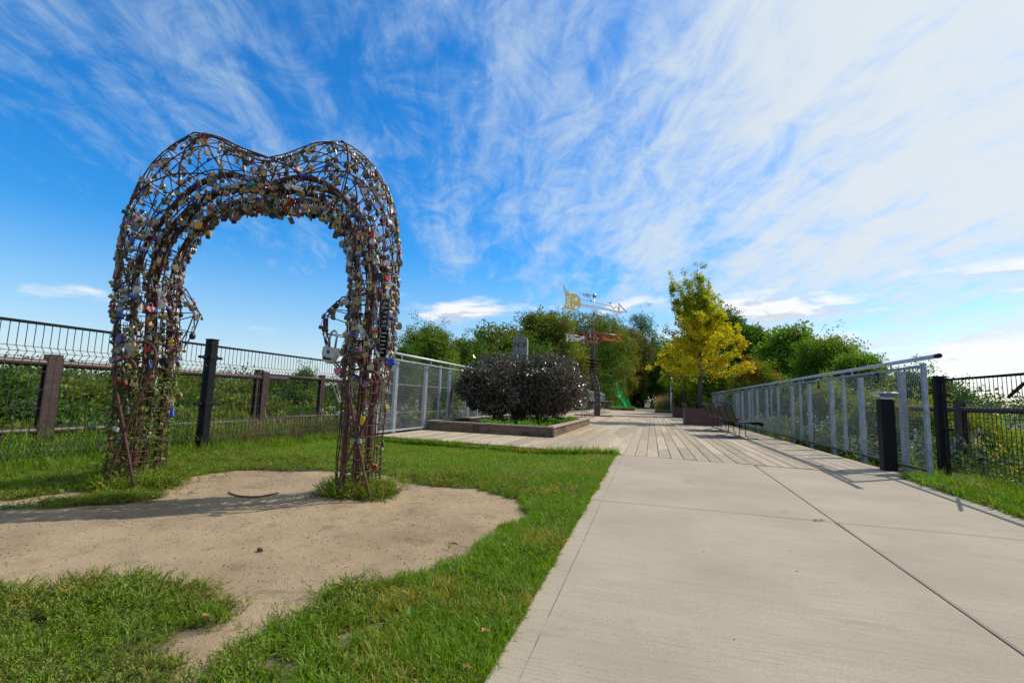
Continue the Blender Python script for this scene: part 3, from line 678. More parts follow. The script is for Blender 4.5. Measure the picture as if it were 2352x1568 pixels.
# long slanting rods that wander over the legs and inside
for (sa, sb, aa, ab) in [(4.5, 8.5, 4.2, 5.6), (5.5, 9.5, 5.2, 3.8), (4.6, 7.5, 3.6, 5.9), (13.5, 17.5, 5.0, 3.4), (14.0, 18.4, 3.8, 5.6), (6.5, 10.5, 5.9, 4.0), (11.5, 15.0, 4.0, 5.8), (9.5, 12.5, 6.0, 4.2), (8.2, 11.0, 3.9, 6.1), (12.0, 14.2, 6.2, 4.1), (3.2, 6.0, 5.7, 4.3)]:
    m = MB(); m.tube([C_(sa+(sb-sa)*j/8, aa+(ab-aa)*j/8, 1.03) for j in range(9)], .008, 5); apart('slanting_rod', m, smooth=True)
for fr, n in ((.22, -.13), (.22, .13), (.60, -.12), (.60, .12)):
    pts = []
    for s in np.linspace(0, NS, 70):
        a, b = cr(I_, s), cr(O_, s); f = fr
        if 6 < s < 16: f = fr*(1-.42*min(1, (s-6)/2, (16-s)/2))
        q = a+(b-a)*f; pts.append(A(q[0], q[1], n))
    m = MB(); m.tube(pts, .030, 10); apart('pipe', m, smooth=True)
for n in (-.15, .13):
    m = MB(); m.box((0, 0, 0), (.06, .012, .24), Matrix.Rotation(math.atan2(TD.y, TD.x), 3, 'Z')); q = A(1.15, 2.93, n); m.v = [(p[0]+q.x, p[1]+q.y, p[2]+q.z) for p in m.v]; apart('tie_plate', m, material='brownpaint')
# inward points of the heart
def fin(tt, zt, tips, s_hi, s_lo, inner):
    for n in (-.10, .10):
        pts = [A(*p, n*.4) for p in tips]
        top = C_(s_hi, math.pi-(.5 if n < 0 else -.5)*1.0); bot = C_(s_lo, math.pi-(.5 if n < 0 else -.5))
        m = MB(); m.tube([top]+pts+[bot], .007, 5); apart('inner_point_rod', m)
        for p, s in zip(pts, np.linspace(s_hi, s_lo, len(pts)+2)[1:-1]):
            m = MB(); m.tube([p, C_(s, math.pi-(.9 if n > 0 else -.9))], .006, 4); apart('inner_point_rod', m)
    pts = [A(*p, 0) for p in tips]
    for a, b in zip(pts[:-1], pts[1:]):
        m = MB(); m.tube([a+Vector((0, -.04, 0)), b+Vector((0, .04, 0))], .006, 4); apart('inner_point_rod', m)
fin(0, 0, [(.28, 1.86), (.40, 1.70), (.47, 1.60), (.42, 1.42), (.33, 1.25)], 6.3, 3.5, 1)
fin(0, 0, [(2.02, 1.78), (1.90, 1.66), (1.84, 1.60), (1.85, 1.42), (1.92, 1.20), (2.02, 1.08)], 16.2, 18.9, 1)
# curled heart bars on the feet
def atplane(u, v, off):
    d = ray(u, v); n3 = np.array([ND.x, ND.y]); s = (n3 @ (np.array([T0.x, T0.y])+n3*off))/(n3 @ d[:2]); p = CAM+s*d
    return Vector(p)
def crop(x0, y0, sc): return lambda x, y: ((x0+x/sc)*.6125, (y0+y/sc)*.6125)
c3 = crop(360, 1140, 1.96); c4 = crop(1060, 1140, 1.96)
def smooth_pts(P, n=4):
    out = []
    for i in range((len(P)-1)*n+1): out.append(Vector(cr([tuple(p) for p in P], i/n)))
    return out
for cf, P in ((c3, [(262, 478), (240, 505), (205, 500), (192, 455), (222, 420), (270, 425), (290, 470), (285, 500)][::-1][0:0]+[(235, 520), (205, 500), (196, 455), (225, 425), (268, 432), (292, 475), (285, 440), (255, 408), (205, 402), (155, 425), (130, 480), (135, 560), (155, 660), (180, 780), (205, 920), (220, 1010), (240, 1120), (265, 1260), (292, 1368)]),
              (c3, [(300, 350), (275, 330), (285, 290), (330, 278), (380, 285), (425, 320), (442, 380), (425, 450), (380, 550), (325, 670), (275, 780), (235, 880), (195, 980), (160, 1080), (120, 1180), (85, 1290)]),
              (c4, [(560, 440), (535, 418), (505, 430), (505, 468), (535, 482), (575, 470), (600, 430), (590, 385), (550, 358), (495, 365), (450, 400), (445, 470), (460, 560), (485, 650), (505, 740), (525, 860), (545, 980), (575, 1120), (605, 1270), (640, 1410)]),
              (c4, [(610, 560), (640, 552), (655, 580), (640, 610), (600, 612), (570, 580), (575, 530), (620, 493), (675, 500), (715, 550), (712, 620), (690, 700), (650, 790), (605, 880), (565, 960), (510, 1070), (460, 1180), (425, 1280), (395, 1395)])):
    pts = smooth_pts([atplane(*cf(*q), -.31) for q in P])
    m = MB(); m.tube(pts, .0125, 7); apart('curled_bar', m, smooth=True)
# flat dark notice plates wired to the right foot
for i, (u, v, hh) in enumerate([(904, 662, .30), (897, 730, .26)]):
    q = C_(17.3+i*.9, -.5); rt = empty('engraved_plate', tuple(q+Vector((.02, -.03, .08))), ['upper grey metal plate with engraved lines on the right arch leg', 'lower black metal plate with white engraved lines on the right arch leg'][i], 'plate', 'engraved plates wired to the arch')
    rt.rotation_euler = (0, R(4), R(-38+10*i)+math.atan2(TD.y, TD.x))
    m = MB(); m.bbox((0, 0, 0), (.12, .006, hh), .002); m.build('plate', mat('grey_plate', (.10, .11, .13), (.06, .065, .08), .35, .4) if i == 0 else 'blackpaint', rt)
    for k in range(6):
        m = MB(); m.box((0, -.0045, hh*(.36-.14*k)), (.085-.03*(k % 2), .002, .008)); m.build('engraved_line', 'inkwhite', rt)

# ------------------------------------------------------------------ padlocks
def lockmat(name, c, metal=.35, rough=.5):
    return mat('lock_'+name, c, tuple(x*.55 for x in c), rough, metal, 60, world=True, c3=(.07, .045, .03), c3lo=.62, c3hi=.75, c3scale=45)
LM = {'brass': lockmat('brass', (.40, .275, .09)), 'dull brass': lockmat('dull_brass', (.22, .165, .085)), 'tarnished brown': lockmat('brown', (.14, .09, .055)),
      'silver': lockmat('silver', (.30, .295, .28)), 'dark grey': lockmat('dark_grey', (.10, .10, .105)), 'black': lockmat('black', (.018, .018, .022), .1),
      'blue': lockmat('blue', (.015, .075, .42), .15), 'red': lockmat('red', (.45, .018, .02), .15), 'green': lockmat('green', (.01, .14, .055), .15), 'teal': lockmat('teal', (.01, .22, .26), .15),
      'purple': lockmat('purple', (.12, .03, .33), .15), 'pink': lockmat('pink', (.62, .19, .27), .1), 'yellow': lockmat('yellow', (.70, .38, .01), .1), 'white': lockmat('white', (.52, .51, .48), .05), 'orange': lockmat('orange', (.55, .16, .02), .1), 'light gold': lockmat('light_gold', (.44, .35, .18), .3)}
def body_mesh(shape):
    m = MB(); w_ = .025
    if shape == 'square': m.bbox((0, 0, -.022), (.05, .018, .042), .004)
    elif shape == 'long': m.bbox((0, 0, -.032), (.038, .018, .064), .004)
    elif shape == 'wide': m.bbox((0, 0, -.018), (.062, .02, .034), .004)
    elif shape == 'round': m.prism(circ(0, -.026, .027, 14), .02)
    elif shape == 'heart': m.prism([(0, -.055), (-.018, -.036), (-.03, -.018), (-.029, -.006), (-.02, .001), (-.009, .0), (0, -.008), (.009, .0), (.02, .001), (.029, -.006), (.03, -.018), (.018, -.036)], .016)
    elif shape == 'shield': m.prism([(-.026, 0), (-.028, -.022), (-.018, -.044), (0, -.052), (.018, -.044), (.028, -.022), (.026, 0)], .02)
    elif shape == 'banded': m.bbox((0, 0, -.012), (.046, .019, .024), .003); 
    elif shape == 'dial':
        m.bbox((0, 0, -.030), (.034, .022, .060), .004)
        for k in range(3): m.bbox((0, -.013, -.018-.013*k), (.022, .010, .009), .002)
    return m.mesh('padlock_body')
def shackle_mesh(h, wd=.015, r=.0034):
    m = MB(); m.tube([(-wd, 0, -.004), (-wd, 0, h*.55)]+[(wd*math.cos(a), 0, h*.55+wd*1.1*math.sin(a)) for a in [math.pi*(1-j/6) for j in range(1, 6)]]+[(wd, 0, h*.55), (wd, 0, -.004)], r, 5); return m.mesh('padlock_shackle', True)
BODY = {s: body_mesh(s) for s in ('square', 'long', 'wide', 'round', 'heart', 'shield', 'banded', 'dial')}
for me in BODY.values(): me.materials.append(LM['brass'])
bump_me = MB().bbox((0, 0, -.032), (.050, .023, .022), .004).mesh('padlock_bumper'); bump_me.materials.append(LM['blue'])
SH = {'short': shackle_mesh(.03), 'tall': shackle_mesh(.065), 'long': shackle_mesh(.12)}
for me in SH.values(): me.materials.append(MT['shackle'])
def setmat(o, m): o.material_slots[0].link = 'OBJECT'; o.material_slots[0].material = m
def padlock(p, shape, colour, sh, size, rz, tx, ty, label, bump=None, group='love padlocks on the heart arch'):
    o = bpy.data.objects.new('padlock', BODY[shape]); COL.objects.link(o); setmat(o, LM[colour]); tag(o, label, 'padlock', group)
    hh = {'short': .030, 'tall': .05, 'long': .08}[sh]
    mt = Matrix.Translation(p) @ Matrix.Rotation(rz, 4, 'Z') @ Matrix.Rotation(ty, 4, 'Y') @ Matrix.Rotation(tx, 4, 'X') @ Matrix.Scale(size, 4) @ Matrix.Translation((0, 0, -hh))
    o.matrix_world = mt
    c = bpy.data.objects.new('shackle', SH[sh]); COL.objects.link(c); c.parent = o
    if shape == 'banded':
        bo = bpy.data.objects.new('bumper', bump_me); COL.objects.link(bo); bo.parent = o; setmat(bo, LM[bump or 'blue'])
    return o
cols = ['brass']*30+['dull brass']*30+['tarnished brown']*20+['silver']*14+['dark grey']*14+['black']*5+['blue']*5+['red']*4+['green', 'teal', 'teal', 'purple', 'purple', 'pink', 'pink', 'yellow', 'yellow', 'white', 'white', 'white', 'orange', 'light gold', 'light gold', 'light gold']
shapes = ['square']*7+['wide']*4+['long']*3+['round']*3+['shield']*2+['heart']*2+['banded']*5+['dial']*2
def zone(s, th, z):
    leg = 'left leg' if s < 7.5 else ('right leg' if s > 14.5 else None)
    face = 'front' if math.sin(th) < -.45 else ('back' if math.sin(th) > .45 else ('outer side' if math.cos(th) > 0 else 'inner side'))
    if leg:
        band = 'near the foot' if z < .5 else ('at knee height' if z < .9 else ('at waist height' if z < 1.3 else ('at chest height' if z < 1.7 else ('at head height' if z < 2.1 else 'above head height'))))
        return f'on {leg} {face} {band}'
    lobe = 'left lobe' if s < 10.4 else ('right lobe' if s > 11.6 else 'middle dip')
    if face == 'inner side': return f'under the {lobe} of the heart arch'
    if face == 'outer side': return f'along the top of the {lobe}'
    return f'on the {face} of the {lobe}'
cands = []
for i in range(7000):
    s = rng.random()*NS; th = rng.random()*2*math.pi
    p = C_(s, th); z = p.z
    if z < .25: continue
    dens = .035 if z < .55 else (.09 if z < .9 else (.32 if z < 1.15 else 1.0))
    if 8.0 < s < 14.0:
        cth = math.cos(th)
        dens = 1.5 if cth < -.5 else (.50 if cth < .3 else .46)
    if math.sin(th) > .3: dens *= .75
    if rng.random() < dens*.68: cands.append((s, th, p))
# keep them apart a little
kept = []
for s, th, p in cands:
    if all((p-q[2]).length > .038 for q in kept): kept.append((s, th, p))
# extra ones bunched beneath the crown of the arch
for i in range(60):
    s = 9.2+3.6*rng.random(); th = math.pi+rng.normal()*.7; p = C_(s, th); kept.append((s, th, p-Vector((0, 0, .01+.05*rng.random()))))
for tips in ([(.28, 1.86), (.40, 1.70), (.47, 1.60), (.42, 1.42), (.33, 1.25)], [(2.02, 1.78), (1.90, 1.66), (1.84, 1.60), (1.85, 1.42), (1.92, 1.20)]):
    for (a, b) in zip(tips[:-1], tips[1:]):
        for k in range(3):
            f = rng.random(); q = A(a[0]+(b[0]-a[0])*f, a[1]+(b[1]-a[1])*f, rng.normal()*.05); kept.append((5 if a[0] < 1 else 17, math.pi, q))
rng.shuffle(kept) if False else None
order = sorted(range(len(kept)), key=lambda i: (0 if math.sin(kept[i][1]) < .35 else 1, rng.random()))
used_lab = {}
spec = []
rest_v = []
def rnd_params():
    c = cols[rng.integers(len(cols))]; sh = shapes[rng.integers(len(shapes))]
    if sh == 'heart': c = ['light gold', 'red', 'pink', 'silver', 'dark grey', 'tarnished brown'][rng.integers(6)]
    if sh == 'round': c = ['silver', 'silver', 'white', 'dark grey', 'black', 'brass'][rng.integers(6)]
    bp = None
    if sh == 'banded': c = ['silver', 'silver', 'brass'][rng.integers(3)]; bp = ['blue', 'blue', 'black', 'green', 'red', 'white'][rng.integers(6)]
    k = ['short']*6+['tall']*3+['long']
    return c, sh, bp, k[rng.integers(10)], (.74+.56*rng.random()**1.3)
shape_word = {'square': 'square', 'wide': 'wide', 'long': 'tall narrow', 'round': 'round', 'heart': 'heart-shaped', 'shield': 'shield-shaped', 'banded': 'two-tone', 'dial': 'number-dial'}
NSPEC = 14
for n_, i in enumerate(order):
    s, th, p = kept[i]; c, sh, bp, sk, sz = rnd_params()
    base = math.atan2(TD.y, TD.x); rz = base+(rng.normal()*.55 if math.sin(th) < .2 else rng.random()*6.28)
    if abs(math.cos(th)) > .7: rz += rng.choice([-1, 1])*.6
    tx = rng.normal()*.16; ty = rng.normal()*.22 if rng.random() < .88 else max(-1.0, min(1.0, rng.normal()*.6))
    if n_ < 290-NSPEC:
        sizew = 'small ' if sz < .86 else ('large ' if sz > 1.13 else '')
        if bp and sk == 'long': sk = 'tall'
        lab = f"{sizew}{c} {shape_word[sh]} padlock"+(f' with {bp} base' if bp else '')+(f' on long shackle' if sk == 'long' and not bp else '')+' '+zone(s, th, p.z)
        if len(lab.split()) > 15: lab = lab.replace('small ', '').replace('large ', '').replace(' above head height', ' up high')
        if lab in used_lab: 
            lab = lab.replace(' padlock', ' sideways padlock' if abs(ty) > .5 else ' tilted padlock', 1)
        used_lab[lab] = used_lab.get(lab, 0)+1
        padlock(p, sh, c, sk, sz, rz, tx, ty, lab, bp)
    else: spec.append((p, sh, c, sk, sz, rz, tx, ty, bp))
# everything past the limit, one joined object
def join_locks():
    order_m = list(LM.keys())+['shackle']; V = []; Fs = []; mi = []
    for (p, sh, c, sk, sz, rz, tx, ty, bp) in spec:
        hh = {'short': .030, 'tall': .05, 'long': .08}[sk]
        mt = Matrix.Translation(p) @ Matrix.Rotation(rz, 4, 'Z') @ Matrix.Rotation(ty, 4, 'Y') @ Matrix.Rotation(tx, 4, 'X') @ Matrix.Scale(sz, 4) @ Matrix.Translation((0, 0, -hh))
        items = [(BODY[sh], order_m.index(c)), (SH[sk], len(order_m)-1)]
        if sh == 'banded': items.append((bump_me, order_m.index(bp or 'blue')))
        for me, k in items:
            o = len(V); V += [tuple(mt @ v.co) for v in me.vertices]
            for f in me.polygons: Fs.append(tuple(i+o for i in f.vertices)); mi.append(k)
    me = bpy.data.meshes.new('more_padlocks'); me.from_pydata(V, [], Fs); me.update()
    for k in order_m[:-1]: me.materials.append(LM[k])
    me.materials.append(MT['shackle']); me.polygons.foreach_set('material_index', mi)
    tag(obj('more_padlocks', me), 'the many further padlocks hanging at the back and inside of the arch', 'padlocks', 'love padlocks on the heart arch', 'stuff')
if spec: join_locks()
print('padlocks', len(kept), 'joined', len(spec))
# the padlocks that stand out in the photograph
fz = math.atan2(TD.y, TD.x)
def special(u, v, shape, colour, sh, size, label, ty=0.0, off=-.30, rz=None, bump=None):
    q = atplane(u, v, off); hh = {'short': .030, 'tall': .05, 'long': .08}[sh]
    q = q+Vector((0, 0, (hh+.02)*size))
    return padlock(q, shape, colour, sh, size, fz-.35 if rz is None else rz, 0.0, ty, label, bump)
o = special(764, 812, 'shield', 'white', 'tall', 2.9, 'biggest padlock, pale grey with crest and lettering, inner side of right leg', .12)
text('lettering', 'Master', .014, .002, 'inkdark', o, (0, -.0115, -.036), (1, 0, 0), (0, 0, 1)); text('crest', 'o', .022, .002, 'inkdark', o, (0, -.0115, -.014), (1, 0, 0), (0, 0, 1))
special(302, 800, 'heart', 'light gold', 'short', 2.4, 'large pale gold heart padlock at the left leg above the curled bars', -.15)
special(285, 784, 'round', 'purple', 'short', 1.5, 'crumpled purple round padlock left of the pale gold heart', .9)
o = special(369, 697, 'square', 'white', 'short', 2.3, 'big white box padlock with a red rim on the front of the left leg', .2, rz=fz-.8)
m = MB(); m.prism(circ(0, -.022, .013, 12), .006, (0, -.011, 0)); m.build('dial', LM['red'], o)
special(314, 664, 'round', 'white', 'tall', 1.55, 'white round combination padlock above the lettered round one on the left leg')
o = special(284, 684, 'round', 'silver', 'tall', 1.6, 'silver round padlock lettered Love at the outer edge of the left leg', -.1)
text('lettering', 'Love', .018, .002, 'inkdark', o, (0, -.0115, -.024), (1, 0, 0), (0, 0, 1))
special(268, 986, 'wide', 'white', 'tall', 1.25, 'pale scratched padlock low on the outer side of the left leg', .2)
special(392, 945, 'long', 'blue', 'tall', 1.2, 'bright blue padlock low on the inner side of the left leg', -.25)
special(833, 962, 'long', 'yellow', 'short', 1.2, 'small yellow figure-like padlock in the middle of the right leg')
o = special(819, 1014, 'wide', 'silver', 'long', 1.35, 'silver padlock with a very long shackle low on the right leg', -.1)
special(777, 852, 'heart', 'pink', 'tall', 1.25, 'pink heart padlock below the biggest padlock on the right leg', .1)
special(893, 832, 'square', 'blue', 'tall', 1.5, 'deep blue padlock on the outer side of the right leg at waist height', -.3)
special(573, 425, 'wide', 'teal', 'long', 1.35, 'teal padlock on a long shackle under the middle of the heart', -.1)
special(458, 515, 'round', 'yellow', 'short', 1.5, 'yellow bell-like padlock on the inner curve of the left lobe', .2)
# bundle of cable ties
ct = empty('cable_ties', tuple(atplane(780, 925, -.25)), 'two upright pale cable ties sticking out of the right leg', 'cable ties')
for (a, b) in (((780, 925), (765, 885)), ((783, 922), (773, 882))):
    m = MB(); q0, q1 = atplane(*a, -.25), atplane(*b, -.25); m.bar(q0-Vector(ct.location), q1-Vector(ct.location), .007, .003); m.build('strap', 'inkwhite', ct)
#PART2

# ------------------------------------------------------------------ timber planter with shrubs and stone post
PX0, PX1, PY0, PY1 = -5.42, -2.18, 11.05, 17.9
pl = empty('timber_planter', (PX0, PY0, 0), 'long low grey timber planter box with purple-leaved shrubs on the deck', 'planter')
def rel(m, root): m.v = [(p[0]-root.location.x, p[1]-root.location.y, p[2]-root.location.z) for p in m.v]; return m
sk = -.085
fy = lambda x: PY0+.0+sk*(x-PX1)
m = MB()
ang = Matrix.Rotation(math.atan(sk), 3, 'Z')
m.bbox(((PX0+PX1)/2, fy((PX0+PX1)/2)+.02, .105), (PX1-PX0, .04, .20), .004, ang); rel(m, pl).build('front_board', 'planter', pl)
m = MB(); m.bbox((PX1-.02, (PY0+PY1)/2+.03, .105), (.04, PY1-PY0, .20), .004); rel(m, pl).build('side_board', 'planter', pl)
m = MB(); m.bbox((PX0+.02, (PY0+PY1)/2+.2, .105), (.04, PY1-PY0-.3, .20), .004); rel(m, pl).build('side_board', 'planter', pl)
m = MB(); m.bbox(((PX0+PX1)/2, PY1, .105), (PX1-PX0-.1, .04, .20), .004); rel(m, pl).build('back_board', 'planter', pl)
m = MB(); m.bbox((PX1+.012, PY0-.0, .102), (.05, .05, .196), .004); rel(m, pl).build('corner_post', 'planter', pl)
m = MB(); m.bbox(((PX0+PX1)/2+.01, fy((PX0+PX1)/2)+.05, .228), (PX1-PX0+.06, .14, .038), .004, ang); rel(m, pl).build('cap_board', 'plantercap', pl)
for k in range(2):
    ya = PY0+.13+k*(PY1-PY0)/2; yb = ya+(PY1-PY0)/2-.01
    m = MB(); m.bbox((PX1-.06, (ya+yb)/2, .2275), (.19, yb-ya, .038), .004); rel(m, pl).build('cap_board', 'plantercap', pl)
    m = MB(); m.bbox((PX0+.06, (ya+yb)/2+.25, .2275), (.19, yb-ya, .038), .004); rel(m, pl).build('cap_board', 'plantercap', pl)
m = MB(); m.add([(PX0+.04, PY0+.35, .17), (PX1-.04, PY0+.08, .17), (PX1-.04, PY1-.02, .17), (PX0+.04, PY1-.02, .17)], [(0, 1, 2, 3)]); rel(m, pl).build('soil', 'soil', pl)
# stone mile post
mp0 = aty(1196, 900, 14.2); sx = -3.80
st = empty('mile_post', (sx, 14.0, .17), 'weathered concrete mile post with cut letters N.F and 117 between the purple shrubs', 'mile post', rz=R(6))
prof = [(-.215, 0), (.215, 0), (.215, 2.40)]+[(.215*math.cos(a), 2.43+.15*math.sin(a)) for a in [math.pi*j/10 for j in range(1, 10)]]+[(-.215, 2.40)]
m = MB(); m.prism(prof, .26, (0, 0, 0)); m.build('shaft', 'stone', st)
text('letters', 'N.F', .235, .004, 'inkdark', st, (.0, -.131, 2.26), (1, 0, 0), spacing=1.15); text('digits', '117', .235, .004, 'inkdark', st, (.0, -.131, 1.90), (1, 0, 0), spacing=1.15)
# leaves
LF = {}
LF['ninebark'] = leafmat('ninebark_leaf', (.085, .048, .045), (.040, .072, .026), (.15, .055, .070), rough=.28, tr=.22, spec=.9)
LF['ninered'] = leafmat('ninebark_new_leaf', (.16, .02, .035), (.09, .015, .03), None, rough=.4, tr=.3)
LF['green'] = leafmat('fresh_green_leaf', (.13, .29, .014), (.08, .20, .012), (.20, .30, .02), tr=.4)
def shrub_shape(cx, cy, z0, rx, ry, h, n, seed=0, base=.25):
    g = np.random.default_rng(seed); pts = []
    lob = [(-.6, 0, .55, .42), (.6, 0, .55, .42), (.25, -.5, .35, .4), (-.3, -.5, .4, .4)]+[(g.normal()*.48, g.normal()*.48, .38+.42*g.random(), .26+.26*g.random()) for _ in range(16)]+[(0, 0, .5, .66)]
    while len(pts) < n:
        q = g.random(3)*2-1; q[2] = (q[2]+1)/2; ok = False
        for (a, b, c, r) in lob:
            dd = math.sqrt((q[0]-a)**2+(q[1]-b)**2+((q[2]-c)*1.5)**2)/r
            if .62 < dd < 1.0 or (dd <= .62 and g.random() < .12): ok = True; break
        if not ok or q[2] < base*(.6+.8*g.random())*(.4+abs(q[0])): continue
        pts.append((cx+q[0]*rx, cy+q[1]*ry, z0+q[2]*h))
    return np.array(pts)
def outrot(P, c, up=.5, jit=.7):
    d = P-np.asarray(c); d = d/np.maximum(np.linalg.norm(d, axis=1)[:, None], 1e-6)+rng.normal(size=P.shape)*jit+np.array([0, 0, up])
    d /= np.linalg.norm(d, axis=1)[:, None]
    pol = np.arccos(np.clip(d[:, 2], -1, 1)); az_ = np.arctan2(d[:, 1], d[:, 0])
    r = np.zeros_like(P); r[:, 1] = pol; r[:, 2] = az_; r[:, 0] = 0; return r
T_nine = clumps('ninebark', LF['ninebark'], 12, .10, .082, .046, 4); T_red = clumps('ninered', LF['ninered'], 9, .07, .06, .03, 2)
T_gr = clumps('lowgreen', LF['green'], 10, .10, .10, .07, 3)
for i, (cx, cy, rx, ry, h, n) in enumerate([(-4.22, 13.3, .98, .95, 1.30, 2300), (-3.0, 13.6, 1.02, .98, 1.34, 2400), (-3.1, 16.2, .95, .9, 1.5, 1300)]):
    lab = ['rounded dark purple shrub left of the mile post, sprawling toward the railing', 'dark purple shrub right of the mile post above the planter corner', 'further dark purple shrub at the back of the timber planter'][i]
    rt = empty('purple_shrub', (cx, cy, .17), lab, 'shrub', 'purple shrubs in the timber planter')
    P = shrub_shape(0, 0, .12, rx*1.12, ry, h, n, 30+i, .3)
    sh_ = []
    for k in range(230):
        a_ = rng.random()*6.283; el_ = rng.random()**.6*1.45; d_ = np.array([math.cos(a_)*math.cos(el_), math.sin(a_)*math.cos(el_), math.sin(el_)]); b_ = d_*np.array([rx*.92, ry*.9, h*.55])+np.array([0, 0, h*.48]); L2 = .10+.42*rng.random()**1.6
        for q_ in range(6): sh_.append(b_+(d_*.6+np.array([0, 0, .7]))*L2*(q_/5)+rng.normal(size=3)*.012)
    P = np.concatenate([P, np.array(sh_)])
    scatter('foliage', T_nine, P, outrot(P, (0, 0, h*.3), .5, .8), .7+.55*rng.random(len(P)), rt)
    P2 = np.array([(rx*(rng.random()*1.6-.8)*.9, ry*(rng.random()-.5)*.8, h*(1.02+.14*rng.random())) for _ in range(26)])
    P2 = np.concatenate([P2+np.array([0, 0, -.05*k]) for k in range(4)])
    scatter('new_shoots', T_red, P2, outrot(P2, (0, 0, 0)), .6+.4*rng.random(len(P2)), rt)
    for k in range(9):
        a = rng.random()*6.28; m = MB(); e = rng.random()*.6+.3
        m.tube([(0+.06*math.cos(a), .06*math.sin(a), 0), (rx*.25*math.cos(a), ry*.25*math.sin(a), h*.25), (rx*e*math.cos(a), ry*e*math.sin(a), h*.75)], [.018, .014, .005], 5); m.build('stem', 'twig', rt)
P = np.array([(PX0+.5+(PX1-PX0-.7)*rng.random(), PY0+.35+(5.5)*rng.random()**1.5, .22+.07*rng.random()) for _ in range(420)])
P = P[(P[:, 0] > -4.2)]
tag(scatter('low_greenery', T_gr, P, outrot(P, (-3.5, 13, -3)), .4+.35*rng.random(len(P))), 'bright green low plants under the purple shrubs', 'ground cover', kind='stuff')

# ------------------------------------------------------------------ weather vane sculpture
MT['gold'] = mat('mustard_paint', (.50, .35, .03), (.42, .29, .026), .45)
MT['redpaint'] = mat('dark_red_paint', (.42, .028, .055), (.30, .022, .04), .4)
MT['orangepaint'] = mat('orange_paint', (.85, .17, .012), (.75, .14, .01), .45)
MT['whitepaint'] = mat('white_paint', (.80, .82, .82), (.7, .72, .73), .5)
MT['rodred'] = mat('red_brown_rod', (.36, .06, .035), (.25, .045, .03), .5)
MT['greenpaint'] = mat('green_paint', (.02, .46, .12), (.012, .34, .08), .4)
VX, VY = -3.34, 29.0
vn = empty('weather_vane', (VX, VY, 0), 'tall weather vane sculpture with mustard fish-tail arrow on a bent brown beam', 'sculpture')
m = MB(); m.bbox((.5, 0, .03), (1.3, .9, .06), .01); m.bbox((-.6, .25, .04), (1.0, .5, .05), .01); m.build('base_plate', 'corten', vn)
# bent riveted beam
bp_ = [(.26, 0, .06), (.26, 0, .9), (.22, 0, 1.5), (.12, 0, 2.0), (-.02, 0, 2.4), (-.06, 0, 2.75)]
m = MB(); pts = smooth_pts([Vector(p) for p in bp_], 4)
for a, b in zip(pts[:-1], pts[1:]): m.bar(a, b+(b-a)*.03, .34, .26, (0, 1, 0))
bm_ = m.build('beam', 'brownpaint', vn)
m = MB()
for i in range(1, len(pts)-1, 2):
    p = pts[i]; m.bar(p+Vector((-.05, -.139, -.04)), p+Vector((.02, -.139, .03)), .014, .012, (0, 1, 0)); m.bar(p+Vector((.178, -.05, -.04)), p+Vector((.178, .05, .04)), .012, .012)
m.build('rivet_slots', 'inkwhite', bm_)
m = MB(); m.bbox((-.06, 0, 3.45), (.25, .22, 1.5), .01); m.build('upper_post', 'brownpaint', vn)
for i, (z, r) in enumerate(((3.28, .42), (3.08, .47), (2.90, .50), (2.72, .42))):
    m = MB(); m.lathe([(.05, -.05), (r*.6, -.02), (r, .015), (r*.98, .03), (.05, .03)], 20, (-.06+.02*i, 0, z)); m.build('disc', 'rust', vn, True)
m = MB(); m.tube([(0, 0, 4.1), (0, 0, 6.3), (0, 0, 7.15)], .024, 8); m.build('mast', 'steelsilver', vn, True)
m = MB(); m.lathe([(.02, -.20), (.05, -.12), (.10, -.08), (.13, 0), (.10, .08), (.05, .12), (.01, .135)], 16, (0, 0, 7.22)); bl = m.build('ball', 'steelsilver', vn, True)
m = MB(); m.tube([(-.24, 0, 7.24), (-.13, 0, 7.22)], [.005, .03], 6); m.tube([(.24, 0, 7.16), (.13, 0, 7.2)], [.005, .03], 6); m.build('fin', 'steelsilver', bl)
ad = Vector((.62, .785, 0)).normalized()
def ring(cx, cz, rx, rz_, w_, n=36): return circ(cx, cz, rx+w_/2, n, rz_+w_/2), circ(cx, cz, rx-w_/2, n, rz_-w_/2)
# tail plate
z0 = 6.60
tail = [(-1.13, z0-.05), (-1.16, z0+.18), (-1.28, z0+.36), (-1.48, z0+.47), (-1.72, z0+.48), (-1.95, z0+.43), (-2.15, z0+.50), (-2.33, z0+.66), (-2.5, z0+.92), (-2.52, z0+.80), (-2.44, z0+.55), (-2.34, z0+.30), (-2.30, z0+.02), (-2.34, z0-.22), (-2.45, z0-.42), (-2.56, z0-.66), (-2.52, z0-.72), (-2.33, z0-.56), (-2.1, z0-.48), (-1.9, z0-.50), (-1.65, z0-.54), (-1.45, z0-.50), (-1.28, z0-.40), (-1.17, z0-.24)]
leafh = [(-1.50, z0+.05), (-1.42, z0+.06), (-1.42, z0+.12), (-1.34, z0+.16), (-1.39, z0+.20), (-1.36, z0+.27), (-1.42, z0+.26), (-1.45, z0+.37), (-1.50, z0+.27), (-1.56, z0+.30), (-1.56, z0+.22), (-1.63, z0+.22), (-1.58, z0+.15), (-1.60, z0+.11), (-1.52, z0+.10)]
blob = [(-1.62, z0-.35), (-1.5, z0-.42), (-1.36, z0-.38), (-1.33, z0-.22), (-1.40, z0-.12), (-1.44, z0-.24), (-1.52, z0-.2)]
